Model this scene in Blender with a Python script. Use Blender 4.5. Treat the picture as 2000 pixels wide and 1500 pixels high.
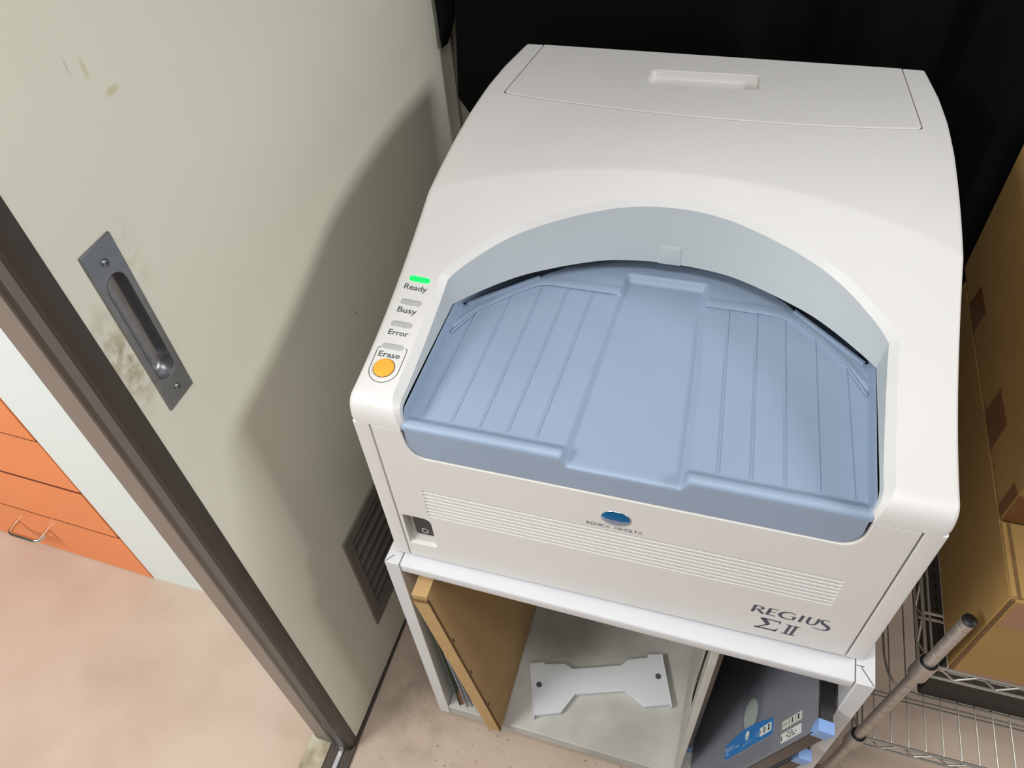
import bpy, bmesh, math, random
from math import sin, cos, pi, radians, sqrt
from mathutils import Vector, Matrix
from mathutils.geometry import delaunay_2d_cdt

random.seed(7)
for o in list(bpy.data.objects):
    bpy.data.objects.remove(o)
SC = bpy.context.scene
COL = SC.collection

# ------------------------------------------------------------------ camera
cam_d = bpy.data.cameras.new('camera')
cam = bpy.data.objects.new('camera', cam_d)
COL.objects.link(cam)
R = ((0.95830548, 0.27869711, -0.0630756),
     (0.16727325, -0.72611164, -0.66691944),
     (-0.23166845, 0.62856169, -0.74245534))
cam.matrix_world = Matrix(((R[0][0], -R[1][0], -R[2][0], 0.34405118),
                           (R[0][1], -R[1][1], -R[2][1], -0.43343596),
                           (R[0][2], -R[1][2], -R[2][2], 0.89258279),
                           (0, 0, 0, 1)))
cam_d.sensor_width = 36
cam_d.lens = 36 * 1499.1 / 2000
cam_d.clip_start = 0.01
SC.camera = cam

# ------------------------------------------------------------------ world, lamps, exposure
SC.view_settings.view_transform = 'Standard'
SC.view_settings.look = 'None'
SC.view_settings.gamma = 1
SC.view_settings.exposure = 0.0
W = bpy.data.worlds.new('world')
SC.world = W
W.use_nodes = True
W.node_tree.nodes['Background'].inputs[0].default_value = (0.98, 1.0, 1.0, 1)
W.node_tree.nodes['Background'].inputs[1].default_value = 0.09


def area(name, loc, rot, sx, sy, power, color=(1, 0.98, 0.95)):
    d = bpy.data.lights.new(name, 'AREA')
    d.shape = 'RECTANGLE'
    d.size, d.size_y = sx, sy
    d.energy = power
    d.color = color
    o = bpy.data.objects.new(name, d)
    o.location = loc
    o.rotation_euler = [radians(a) for a in rot]
    COL.objects.link(o)
    return o


area('ceiling_lamp_over', (0.25, -0.55, 1.88), (0, 0, 0), 1.2, 0.3, 15, (1, 1, 0.99))
area('ceiling_lamp_front', (0.3, -1.9, 1.88), (0, 0, 0), 1.2, 0.3, 11, (1, 1, 1))
area('ceiling_lamp_side', (4.2, 0.38, 2.35), (0, 40, 0), 0.9, 1.4, 100, (1, 1, 0.985))
area('ceiling_lamp_far_room', (-1.4, -1.5, 1.88), (0, 0, 0), 0.6, 1.2, 80, (0.98, 1, 0.98))


# ------------------------------------------------------------------ materials
def lin(c):
    r = []
    for v in c[:3]:
        v /= 255.0
        r.append(v / 12.92 if v <= 0.04045 else ((v + 0.055) / 1.055) ** 2.4)
    return (r[0], r[1], r[2], 1.0)


def mat(name, rgb, rough=0.5, metal=0.0, var=0.0, scale=30.0, bump=0.0, bscale=400.0, rgb2=None, emit=0.0, spec=0.5, alpha=1.0, trans=0.0):
    m = bpy.data.materials.new(name)
    m.use_nodes = True
    nt = m.node_tree
    b = nt.nodes['Principled BSDF']
    b.inputs['Base Color'].default_value = lin(rgb)
    b.inputs['Roughness'].default_value = rough
    b.inputs['Metallic'].default_value = metal
    b.inputs['Specular IOR Level'].default_value = spec
    if alpha < 1:
        b.inputs['Alpha'].default_value = alpha
    if trans:
        b.inputs['Transmission Weight'].default_value = trans
    if emit:
        b.inputs['Emission Color'].default_value = lin(rgb)
        b.inputs['Emission Strength'].default_value = emit
    co = nt.nodes.new('ShaderNodeTexCoord')
    if var or rgb2:
        n = nt.nodes.new('ShaderNodeTexNoise')
        n.inputs['Scale'].default_value = scale
        n.inputs['Detail'].default_value = 5
        nt.links.new(co.outputs['Object'], n.inputs['Vector'])
        mx = nt.nodes.new('ShaderNodeMix')
        mx.data_type = 'RGBA'
        c1 = lin(rgb)
        c2 = lin(rgb2) if rgb2 else tuple(v * (1 - var) for v in c1[:3]) + (1,)
        mx.inputs[6].default_value = c1
        mx.inputs[7].default_value = c2
        r = nt.nodes.new('ShaderNodeMapRange')
        r.inputs[1].default_value = 0.4
        r.inputs[2].default_value = 0.7
        nt.links.new(n.outputs[0], r.inputs[0])
        nt.links.new(r.outputs[0], mx.inputs[0])
        nt.links.new(mx.outputs[2], b.inputs['Base Color'])
    if bump:
        n2 = nt.nodes.new('ShaderNodeTexNoise')
        n2.inputs['Scale'].default_value = bscale
        n2.inputs['Detail'].default_value = 2
        nt.links.new(co.outputs['Object'], n2.inputs['Vector'])
        bp = nt.nodes.new('ShaderNodeBump')
        bp.inputs['Strength'].default_value = bump
        bp.inputs['Distance'].default_value = 0.001
        nt.links.new(n2.outputs[0], bp.inputs['Height'])
        nt.links.new(bp.outputs[0], b.inputs['Normal'])
    return m


class NG:
    """tiny node helper on top of a material made by mat()"""
    def __init__(s, m):
        s.nt = m.node_tree
        s.b = s.nt.nodes['Principled BSDF']
        s.co = [n for n in s.nt.nodes if n.type == 'TEX_COORD'][0]

    def n(s, t):
        return s.nt.nodes.new(t)

    def l(s, a, b):
        s.nt.links.new(a, b)

    def math(s, op, a, b=None, clamp=False):
        m = s.n('ShaderNodeMath')
        m.operation = op
        m.use_clamp = clamp
        for i, v in enumerate((a, b)):
            if v is None:
                continue
            if isinstance(v, (int, float)):
                m.inputs[i].default_value = v
            else:
                s.l(v, m.inputs[i])
        return m.outputs[0]

    def noise(s, scale, detail=4, stretch=None):
        n = s.n('ShaderNodeTexNoise')
        n.inputs['Scale'].default_value = scale
        n.inputs['Detail'].default_value = detail
        v = s.co.outputs['Object']
        if stretch:
            mp = s.n('ShaderNodeMapping')
            mp.inputs['Scale'].default_value = stretch
            s.l(v, mp.inputs[0])
            v = mp.outputs[0]
        s.l(v, n.inputs['Vector'])
        return n.outputs[0]

    def ramp(s, v, a, b):
        r = s.n('ShaderNodeMapRange')
        r.inputs[1].default_value = a
        r.inputs[2].default_value = b
        s.l(v, r.inputs[0])
        return r.outputs[0]

    def blob(s, c, r, soft=0.6):
        """1 inside an ellipsoid at c with radii r, fading outward"""
        mp = s.n('ShaderNodeVectorMath')
        mp.operation = 'SUBTRACT'
        s.l(s.co.outputs['Object'], mp.inputs[0])
        mp.inputs[1].default_value = c
        d = s.n('ShaderNodeVectorMath')
        d.operation = 'DIVIDE'
        s.l(mp.outputs[0], d.inputs[0])
        d.inputs[1].default_value = r
        ln = s.n('ShaderNodeVectorMath')
        ln.operation = 'LENGTH'
        s.l(d.outputs[0], ln.inputs[0])
        return s.ramp(ln.outputs['Value'], 1.0, 1.0 - soft)

    def over(s, fac, rgb):
        """mix a colour over what feeds base colour"""
        inp = s.b.inputs['Base Color']
        mx = s.n('ShaderNodeMix')
        mx.data_type = 'RGBA'
        if inp.is_linked:
            s.l(inp.links[0].from_socket, mx.inputs[6])
        else:
            mx.inputs[6].default_value = inp.default_value
        mx.inputs[7].default_value = lin(rgb)
        s.l(fac, mx.inputs[0])
        s.l(mx.outputs[2], inp)


M = {}
M['shell'] = mat('off_white_abs', (229, 226, 224), 0.42, var=0.03, scale=6, bump=0.12, bscale=900)
M['lid'] = mat('off_white_lid', (226, 223, 220), 0.45, var=0.03, scale=5, bump=0.12, bscale=900)
M['hood'] = mat('cool_grey_plastic', (196, 201, 203), 0.45, var=0.03, scale=8, bump=0.12, bscale=900)
M['tray'] = mat('blue_grey_plastic', (150, 167, 191), 0.40, var=0.05, scale=9, bump=0.15, bscale=900)
M['dark'] = mat('dark_interior', (22, 23, 26), 0.8)
M['slotback'] = mat('slot_backing', (196, 193, 186), 0.6)
M['slotdeep'] = mat('slot_floor', (96, 93, 87), 0.8)
M['ink'] = mat('grey_ink', (74, 80, 84), 0.6)
M['brandink'] = mat('slate_ink', (58, 66, 86), 0.45)
M['black'] = mat('black_plastic', (20, 21, 23), 0.45)
M['led_off'] = mat('clear_lamp_lens', (188, 188, 187), 0.25, var=0.08, scale=200)
M['led_on'] = mat('green_lit_lamp', (10, 255, 90), 0.3, emit=1.0)
M['orange_button'] = mat('orange_button', (255, 178, 62), 0.4)
M['badge_blue'] = mat('badge_blue', (10, 110, 178), 0.12, metal=0.75)
M['badge_silver'] = mat('badge_silver', (196, 200, 210), 0.2, metal=0.8)
M['white_mark'] = mat('white_mark', (226, 230, 226), 0.5)
M['cart'] = mat('light_grey_steel', (216, 216, 219), 0.40, var=0.03, scale=8)
M['cart_in'] = mat('grey_laminate', (192, 190, 184), 0.5, rgb2=(170, 168, 160), scale=11)
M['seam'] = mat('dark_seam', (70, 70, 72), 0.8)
M['card'] = mat('corrugated_card', (192, 157, 108), 0.85, var=0.07, scale=25, bump=0.2, bscale=250)
M['card_edge'] = mat('card_cut_edge', (118, 88, 52), 0.9, var=0.3, scale=220)
M['card_big'] = mat('brown_carton_board', (164, 130, 74), 0.85, var=0.07, scale=18, bump=0.2, bscale=250)
M['tape'] = mat('brown_packing_tape', (124, 84, 48), 0.35, var=0.1, scale=40)
M['tape_pink'] = mat('faded_packing_tape', (160, 118, 90), 0.45, var=0.05, scale=40)
M['door'] = mat('door_laminate', (226, 224, 208), 0.38, var=0.025, scale=4)
M['door_edge'] = mat('brown_door_edge', (60, 52, 46), 0.42, var=0.12, scale=30)
M['edge_strip'] = mat('grey_brown_gasket', (98, 90, 84), 0.4)
M['jamb'] = mat('taupe_jamb', (140, 126, 116), 0.5, var=0.05, scale=20)
M['steel'] = mat('brushed_steel', (146, 147, 150), 0.36, metal=0.85, var=0.15, scale=60)
M['steel_bright'] = mat('polished_rail', (224, 226, 230), 0.22, metal=0.9)
M['vent'] = mat('taupe_vent', (120, 112, 104), 0.5, var=0.06, scale=20)
M['vent_slat'] = mat('taupe_vent_slat', (104, 98, 92), 0.5)
M['threshold'] = mat('worn_threshold', (190, 182, 160), 0.4, rgb2=(140, 128, 100), scale=26)
M['track'] = mat('dark_track', (72, 62, 54), 0.5, var=0.3, scale=50)
M['wall'] = mat('painted_wall', (206, 204, 192), 0.7, var=0.02, scale=3)
M['backwall'] = mat('beige_wall', (186, 178, 164), 0.8, var=0.04, scale=4)
M['orange'] = mat('orange_laminate', (250, 148, 88), 0.4, var=0.04, scale=6)
M['orange_edge'] = mat('orange_edge_band', (120, 62, 36), 0.5)
M['white_panel'] = mat('white_laminate', (238, 247, 247), 0.45, var=0.02, scale=4)
M['chrome'] = mat('chrome', (226, 222, 214), 0.16, metal=1.0)
M['wire'] = mat('chrome_wire', (206, 202, 194), 0.28, metal=0.75)
M['pole'] = mat('satin_pole', (190, 182, 176), 0.3, metal=0.65, var=0.06, scale=40)
M['curtain'] = mat('black_cloth', (6, 7, 9), 0.8, var=0.2, scale=3, spec=0.15)
M['cas_face'] = mat('graphite_panel', (132, 134, 143), 0.38, var=0.08, scale=5)
M['cas_black'] = mat('black_anodised', (24, 25, 27), 0.4)
M['cas_edge'] = mat('smoky_edge', (70, 62, 58), 0.25, metal=0.5)
M['cap_blue'] = mat('sky_blue_cap', (126, 160, 214), 0.4)
M['label_blue'] = mat('blue_label', (54, 124, 190), 0.4)
M['label_white'] = mat('white_label', (222, 226, 222), 0.5)
M['label_cream'] = mat('pale_label', (206, 210, 200), 0.5)
M['label_black'] = mat('label_print', (24, 25, 28), 0.5)
M['label_pale'] = mat('label_pale_print', (160, 196, 226), 0.5)
M['oval'] = mat('grey_green_window', (168, 176, 170), 0.4)
M['oval_ring'] = mat('graphite_ring', (118, 120, 130), 0.36)
M['bracket'] = mat('grey_plastic_plate', (214, 217, 219), 0.45, var=0.03, scale=10)
M['hole'] = mat('dark_plug', (74, 74, 74), 0.7)
M['green'] = mat('green_board', (72, 84, 66), 0.7, var=0.1, scale=20)
M['paper'] = mat('white_paper', (214, 216, 214), 0.7)
M['paper_line'] = mat('blue_line', (64, 72, 130), 0.7)
M['film'] = mat('clear_film', (214, 222, 220), 0.2, alpha=0.5)
M['wood'] = mat('brown_stick', (166, 112, 70), 0.7)
M['foot'] = mat('black_rubber', (34, 34, 36), 0.7)
M['crate'] = mat('black_crate', (28, 26, 25), 0.5)
M['crate_hole'] = mat('crate_hole_rim', (76, 70, 66), 0.35)

# floor: pinkish vinyl with specks and grey scuffs
M['floor'] = mat('pinkish_vinyl', (194, 175, 158), 0.34, rgb2=(185, 163, 145), scale=7)
g = NG(M['floor'])
g.over(g.math('MULTIPLY', g.ramp(g.noise(5, 6), 0.55, 0.75), 0.2), (170, 152, 134))
g.over(g.math('MULTIPLY', g.math('MULTIPLY', g.blob((0.35, -0.1, -0.6), (0.65, 0.6, 0.3), 0.6), g.ramp(g.noise(130, 2), 0.66, 0.72)), 0.75), (96, 74, 62))
g.over(g.math('MULTIPLY', g.math('MULTIPLY', g.blob((-0.06, 0.02, -0.6), (0.13, 0.3, 0.3), 0.9), g.ramp(g.noise(22, 5), 0.42, 0.66)), 0.4), (104, 88, 76))

# door: dirty hand marks by the pull, yellow scuffs higher up
g = NG(M['door'])
st = g.math('MULTIPLY', g.blob((-0.152, -0.080, 0.412), (0.05, 0.024, 0.075), 0.8), g.ramp(g.noise(70, 6), 0.40, 0.60))
g.over(g.math('MULTIPLY', st, 0.75), (150, 136, 98))
st = g.math('MULTIPLY', g.blob((-0.152, -0.02, 0.49), (0.05, 0.018, 0.05), 0.9), g.ramp(g.noise(60, 5), 0.45, 0.65))
g.over(g.math('MULTIPLY', st, 0.35), (160, 148, 110))
g.over(g.math('MULTIPLY', g.blob((-0.152, 0.0425, 0.6085), (0.05, 0.010, 0.0045), 0.6), 0.55), (190, 176, 120))
g.over(g.math('MULTIPLY', g.blob((-0.152, 0.0262, 0.634), (0.05, 0.0035, 0.012), 0.7), 0.5), (196, 182, 128))
g.over(g.math('MULTIPLY', g.blob((-0.152, 0.0115, 0.643), (0.05, 0.0016, 0.009), 0.7), 0.35), (150, 146, 128))
g.over(g.math('MULTIPLY', g.blob((-0.152, 0.2825, 0.1452), (0.05, 0.0022, 0.0035), 0.5), 0.7), (92, 84, 72))
# brown edge: pale wear streaks near the floor
g = NG(M['door_edge'])
wr = g.math('MULTIPLY', g.blob((-0.168, -0.11, -0.40), (0.05, 0.05, 0.30), 0.7), g.ramp(g.noise(60, 5, (1, 1, 0.15)), 0.55, 0.70))
g.over(g.math('MULTIPLY', wr, 0.5), (128, 118, 108))
# cabinet floor: dark crumbs near the divider
g = NG(M['cart_in'])
cr = g.math('MULTIPLY', g.blob((0.39, 0.06, -0.52), (0.06, 0.16, 0.12), 0.8), g.ramp(g.noise(150, 2), 0.62, 0.66))
g.over(g.math('MULTIPLY', cr, 0.9), (60, 58, 54))
# tray: black scratches along the left ribs
g = NG(M['tray'])
g.over(g.math('MULTIPLY', g.math('MULTIPLY', g.blob((0.0765, 0.10, 0.277), (0.0022, 0.09, 0.01), 0.3), g.ramp(g.noise(420, 2), 0.52, 0.56)), 0.8), (60, 66, 82))
g.over(g.math('MULTIPLY', g.math('MULTIPLY', g.blob((0.1085, 0.11, 0.277), (0.0022, 0.08, 0.01), 0.3), g.ramp(g.noise(300, 2), 0.54, 0.6)), 0.4), (90, 98, 112))


# ------------------------------------------------------------------ mesh helpers
class MB:
    def __init__(s):
        s.v, s.f, s.m = [], [], []

    def add(s, vs, fs, mi=0):
        k = len(s.v)
        s.v += [tuple(p) for p in vs]
        s.f += [tuple(i + k for i in f) for f in fs]
        s.m += [mi] * len(fs)
        return s

    def box(s, x0, x1, y0, y1, z0, z1, r=0.0, seg=2, mi=0):
        bm = bmesh.new()
        bmesh.ops.create_cube(bm, size=1)
        for v in bm.verts:
            v.co = Vector(((x0 + x1) / 2 + v.co.x * (x1 - x0), (y0 + y1) / 2 + v.co.y * (y1 - y0), (z0 + z1) / 2 + v.co.z * (z1 - z0)))
        if r > 0:
            bmesh.ops.bevel(bm, geom=list(bm.edges), offset=r, segments=seg, affect='EDGES', profile=0.5)
        s.bm(bm, mi)
        return s

    def bm(s, bm, mi=0):
        bm.verts.index_update()
        s.add([v.co[:] for v in bm.verts], [[v.index for v in f.verts] for f in bm.faces], mi)
        bm.free()

    def tube(s, pts, r, n=10, closed=False, cap=True, mi=0):
        pts = [Vector(p) for p in pts]
        L = len(pts)
        rs = r if isinstance(r, (list, tuple)) else [r] * L
        rings = []
        ref = None
        for i, p in enumerate(pts):
            a = pts[(i - 1) % L] if (closed or i > 0) else p
            b = pts[(i + 1) % L] if (closed or i < L - 1) else p
            t = (b - a).normalized()
            if ref is None:
                ref = t.orthogonal().normalized()
            ref = (ref - t * ref.dot(t))
            ref = ref.normalized() if ref.length > 1e-6 else t.orthogonal().normalized()
            bi = t.cross(ref)
            rings.append([p + (ref * cos(2 * pi * k / n) + bi * sin(2 * pi * k / n)) * rs[i] for k in range(n)])
        vs = [q for rg in rings for q in rg]
        fs = []
        for i in range(L if closed else L - 1):
            j = (i + 1) % L
            for k in range(n):
                fs.append((i * n + k, i * n + (k + 1) % n, j * n + (k + 1) % n, j * n + k))
        if cap and not closed:
            fs.append(tuple(range(n))[::-1])
            fs.append(tuple((L - 1) * n + k for k in range(n)))
        return s.add(vs, fs, mi)

    def lathe(s, f, prof, n=20, mi=0):
        """f(h) gives the centre at height h; prof lists (h, r)"""
        L = [[f(h) + Vector((r * cos(2 * pi * k / n), r * sin(2 * pi * k / n), 0)) for k in range(n)] for h, r in prof]
        for A, B in zip(L, L[1:]):
            s.ring(A, B, mi=mi)
        return s

    def ring(s, A, B, closed=True, mi=0):
        n = len(A)
        fs = [(i, (i + 1) % n, n + (i + 1) % n, n + i) for i in range(n if closed else n - 1)]
        return s.add(list(A) + list(B), fs, mi)

    def build(s, name, material, parent=None, smooth=20, weld=True, recalc=True, loc=None):
        me = bpy.data.meshes.new(name)
        off = Vector(loc) if loc is not None else (root_loc(parent) if parent else Vector((0, 0, 0)))
        bm = bmesh.new()
        vs = [bm.verts.new(Vector(p) - off) for p in s.v]
        for f, mi in zip(s.f, s.m):
            ids = []
            for i in f:
                if i not in ids:
                    ids.append(i)
            if len(ids) < 3:
                continue
            try:
                fc = bm.faces.new([vs[i] for i in ids])
                fc.material_index = mi
            except ValueError:
                pass
        if weld:
            bmesh.ops.remove_doubles(bm, verts=bm.verts, dist=2e-5)
        if recalc:
            bmesh.ops.recalc_face_normals(bm, faces=bm.faces)
        bm.to_mesh(me)
        bm.free()
        for mm in (material if isinstance(material, (list, tuple)) else [material]):
            me.materials.append(mm)
        if smooth:
            for p in me.polygons:
                p.use_smooth = True
            me.set_sharp_from_angle(angle=radians(smooth))
        o = bpy.data.objects.new(name, me)
        COL.objects.link(o)
        if parent:
            o.parent = parent
        elif loc is not None:
            o.location = off
        return o


def root_loc(p):
    v = Vector((0, 0, 0))
    while p:
        v += Vector(p.location)
        p = p.parent
    return v


def thing(name, label, cat, loc, group=None):
    o = bpy.data.objects.new(name, None)
    o.empty_display_size = 0.05
    o.location = loc
    COL.objects.link(o)
    return tag(o, label, cat, group)


def tag(o, label=None, cat=None, group=None, kind=None):
    if label:
        o['label'] = label
    if cat:
        o['category'] = cat
    if group:
        o['group'] = group
    if kind:
        o['kind'] = kind
    return o


def area2(p):
    return sum(p[i][0] * p[(i + 1) % len(p)][1] - p[(i + 1) % len(p)][0] * p[i][1] for i in range(len(p))) / 2


def ccw(p):
    return list(p) if area2(p) > 0 else list(reversed(p))


def offs(p, d):
    """inset a ccw loop by d (negative: outset)"""
    n = len(p)
    out = []
    for i in range(n):
        a, b, c = Vector(p[i - 1]), Vector(p[i]), Vector(p[(i + 1) % n])
        e1, e2 = (b - a).normalized(), (c - b).normalized()
        n1, n2 = Vector((-e1.y, e1.x)), Vector((-e2.y, e2.x))
        m = n1 + n2
        m = m.normalized() if m.length > 1e-9 else n1
        k = d / max(0.35, m.dot(n1))
        out.append((b.x + m.x * k, b.y + m.y * k))
    return out


def rounded(pts, r, n=5):
    """round the corners of a polygon; r a number or one per corner"""
    out = []
    L = len(pts)
    for i in range(L):
        a, b, c = Vector(pts[i - 1]), Vector(pts[i]), Vector(pts[(i + 1) % L])
        rr = r[i] if isinstance(r, (list, tuple)) else r
        if rr <= 0:
            out.append(tuple(b))
            continue
        u, v = (a - b), (c - b)
        rr = min(rr, u.length * 0.49, v.length * 0.49)
        p0, p1 = b + u.normalized() * rr, b + v.normalized() * rr
        for k in range(n + 1):
            t = k / n
            q = p0 * (1 - t) ** 2 + b * 2 * t * (1 - t) + p1 * t * t
            out.append((q.x, q.y))
    return out


def rect(x0, x1, y0, y1, r=0.0, n=4):
    p = [(x0, y0), (x1, y0), (x1, y1), (x0, y1)]
    return rounded(p, r, n) if r else p


def stadium(cx, cy, w, h, n=10):
    """stadium / ellipse-ended bar, long axis whichever is longer"""
    out = []
    if w >= h:
        r = h / 2
        for k in range(n + 1):
            a = -pi / 2 + pi * k / n
            out.append((cx + w / 2 - r + r * cos(a), cy + r * sin(a)))
        for k in range(n + 1):
            a = pi / 2 + pi * k / n
            out.append((cx - w / 2 + r + r * cos(a), cy + r * sin(a)))
    else:
        r = w / 2
        for k in range(n + 1):
            a = pi * k / n
            out.append((cx + r * cos(a), cy + h / 2 - r + r * sin(a)))
        for k in range(n + 1):
            a = pi + pi * k / n
            out.append((cx + r * cos(a), cy - h / 2 + r + r * sin(a)))
    return out


def inside(p, poly):
    x, y = p
    r = False
    n = len(poly)
    j = n - 1
    for i in range(n):
        xi, yi = poly[i]
        xj, yj = poly[j]
        if (yi > y) != (yj > y) and x < (xj - xi) * (y - yi) / (yj - yi) + xi:
            r = not r
        j = i
    return r


def fill(loops, extra=()):
    """triangulate loops[0] minus the other loops, with extra interior points"""
    co, ed = [], []
    for lp in loops:
        k = len(co)
        co += [Vector(p) for p in lp]
        ed += [(k + i, k + (i + 1) % len(lp)) for i in range(len(lp))]
    co += [Vector(p) for p in extra]
    r = delaunay_2d_cdt(co, ed, [], 0, 1e-7)
    vs = [(p.x, p.y) for p in r[0]]
    fs = []
    for f in r[2]:
        cx = sum(vs[i][0] for i in f) / len(f)
        cy = sum(vs[i][1] for i in f) / len(f)
        if inside((cx, cy), loops[0]) and not any(inside((cx, cy), h) for h in loops[1:]):
            fs.append(tuple(f))
    return vs, fs


def slab(mb, outline, holes, f, depth, bev=0.0, back=True, hole_depth=None, mi=0, bseg=2, hbev=None):
    """plate: outline and holes in (u,v); f(u,v,w) to space, w = 0 at the face"""
    outline = ccw(outline)
    holes = [ccw(h) for h in holes]
    hd = depth if hole_depth is None else hole_depth

    def rings(lp, sgn, dep, bev=bev):
        r = []
        for k in range(bseg + 1):
            if bev <= 0 and k < bseg:
                continue
            a = (pi / 2) * k / bseg
            d = bev * (1 - sin(a))
            w = bev * (1 - cos(a))
            r.append((offs(lp, sgn * d) if d > 1e-9 else lp, w))
        r.append((lp, dep))
        return r
    ro = rings(outline, 1, depth)
    rh = [rings(h, -1, hd, bev if hbev is None else hbev) for h in holes]
    vs, fs = fill([ro[0][0]] + [r[0][0] for r in rh])
    mb.add([f(u, v, 0) for u, v in vs], fs, mi)
    for rr in [ro] + rh:
        for (a, wa), (b, wb) in zip(rr, rr[1:]):
            mb.ring([f(u, v, wa) for u, v in a], [f(u, v, wb) for u, v in b], mi=mi)
    if back:
        hs = [r[-1][0] for r in rh] if hole_depth is None else []
        vs, fs = fill([ro[-1][0]] + hs)
        mb.add([f(u, v, depth) for u, v in vs], [t[::-1] for t in fs], mi)
    return mb


def frame(origin, u, v):
    """f(u,v,w) on a plane; w goes into the body (away from the viewer)"""
    o, u, v = Vector(origin), Vector(u).normalized(), Vector(v).normalized()
    n = u.cross(v)
    return lambda a, b, w: o + u * a + v * b - n * w


def text_mesh(s, size=1.0, bold=0.0):
    cu = bpy.data.curves.new('t', 'FONT')
    cu.body = s
    cu.size = size
    cu.offset = bold
    ob = bpy.data.objects.new('t', cu)
    COL.objects.link(ob)
    me = bpy.data.meshes.new_from_object(ob.evaluated_get(bpy.context.evaluated_depsgraph_get()))
    vs = [(v.co.x, v.co.y) for v in me.vertices]
    fs = [tuple(p.vertices) for p in me.polygons]
    bpy.data.objects.remove(ob)
    bpy.data.meshes.remove(me)
    return vs, fs


def put_text(mb, s, f, x0, x1, y0, y1, bold=0.0, lift=0.0003, mi=0, caps=False):
    """fit text in a box of the plane f; y0 is the baseline unless caps"""
    vs, fs = text_mesh(s, 1.0, bold)
    if not vs:
        return
    ax, bx = min(v[0] for v in vs), max(v[0] for v in vs)
    rv, _ = text_mesh('E', 1.0, bold)
    cap = max(v[1] for v in rv)
    mb.add([f(x0 + (u - ax) / (bx - ax) * (x1 - x0), y0 + v / cap * (y1 - y0), -lift) for u, v in vs], fs, mi)


def stroke(mb, pts, w, f, lift=0.0003, mi=0):
    """flat ribbon along pts (in plane f); w number or list"""
    n = len(pts)
    ws = w if isinstance(w, (list, tuple)) else [w] * n
    A, B = [], []
    for i in range(n):
        a, b = Vector(pts[max(0, i - 1)]), Vector(pts[min(n - 1, i + 1)])
        t = (b - a).normalized()
        q = Vector((-t.y, t.x)) * ws[i] / 2
        p = Vector(pts[i])
        A.append(f(p.x + q.x, p.y + q.y, -lift))
        B.append(f(p.x - q.x, p.y - q.y, -lift))
    mb.ring(A, B, closed=False, mi=mi)


def bez(p0, p1, p2, p3, n=10):
    r = []
    for k in range(n + 1):
        t = k / n
        r.append(tuple(p0[i] * (1 - t) ** 3 + 3 * p1[i] * t * (1 - t) ** 2 + 3 * p2[i] * t * t * (1 - t) + p3[i] * t ** 3 for i in range(len(p0))))
    return r


def sst(a, b, x):
    t = min(1, max(0, (x - a) / (b - a)))
    return t * t * (3 - 2 * t)


def lerp_tab(tab, x):
    if x <= tab[0][0]:
        return tab[0][1]
    for (a, va), (b, vb) in zip(tab, tab[1:]):
        if x <= b:
            return va + (vb - va) * (x - a) / (b - a)
    return tab[-1][1]


# ================================================================== the setting
FZ = -0.6
b = MB()
b.add([(-2.6, -2.4, FZ), (2.6, -2.4, FZ), (2.6, 0.9, FZ), (-2.6, 0.9, FZ), (-2.6, -2.4, FZ - 0.05), (2.6, -2.4, FZ - 0.05), (2.6, 0.9, FZ - 0.05), (-2.6, 0.9, FZ - 0.05)],
      [(0, 1, 2, 3), (7, 6, 5, 4), (0, 4, 5, 1), (1, 5, 6, 2), (2, 6, 7, 3), (3, 7, 4, 0)])
tag(b.build('floor', M['floor'], smooth=0), kind='structure')

b = MB()
b.box(-0.236, -0.206, -0.06, 0.80, FZ, 1.9)
tag(b.build('wall_left', M['wall'], smooth=0), kind='structure')
b = MB()
b.box(-0.206, 2.6, 0.775, 0.83, FZ, 1.9)
tag(b.build('wall_back', M['backwall'], smooth=0), kind='structure')
# taupe jamb at the end of the left wall, with its little foot
b = MB()
b.box(-0.2285, -0.1945, -0.1125, -0.0602, FZ + 0.0045, 1.9, 0.0015)
jb = b.build('trim_1', M['jamb'])
tag(jb, kind='structure')
b = MB()
b.box(-0.2280, -0.1950, -0.1132, -0.1126, FZ + 0.0046, FZ + 0.03)
b.build('foot_plate', M['vent'], jb)
# threshold with the door track
b = MB()
b.box(-0.2400, -0.1985, -2.0, 0.77, FZ + 0.0002, FZ + 0.004, 0.001)
tr = b.build('trim_2', M['threshold'])
tag(tr, kind='structure')
b = MB()
b.box(-0.1984, -0.1502, -2.0, 0.77, FZ + 0.0002, FZ + 0.0012)
b.build('track_bed', M['track'], tr)
b = MB()
b.box(-0.1795, -0.1705, -2.0, 0.77, FZ + 0.0012, FZ + 0.005, 0.001)
b.build('rail', M['steel_bright'], tr)
b = MB()
b.box(-0.1560, -0.1500, -2.0, 0.77, FZ + 0.0012, FZ + 0.006, 0.001)
b.build('track_lip', M['track'], tr)

# ---- sliding door
XD = -0.1525                                  # door face, towards the camera


def fd(u, v, w):
    return Vector((XD - w + (u * 0.0109 - 0.0012), u, v))


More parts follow.
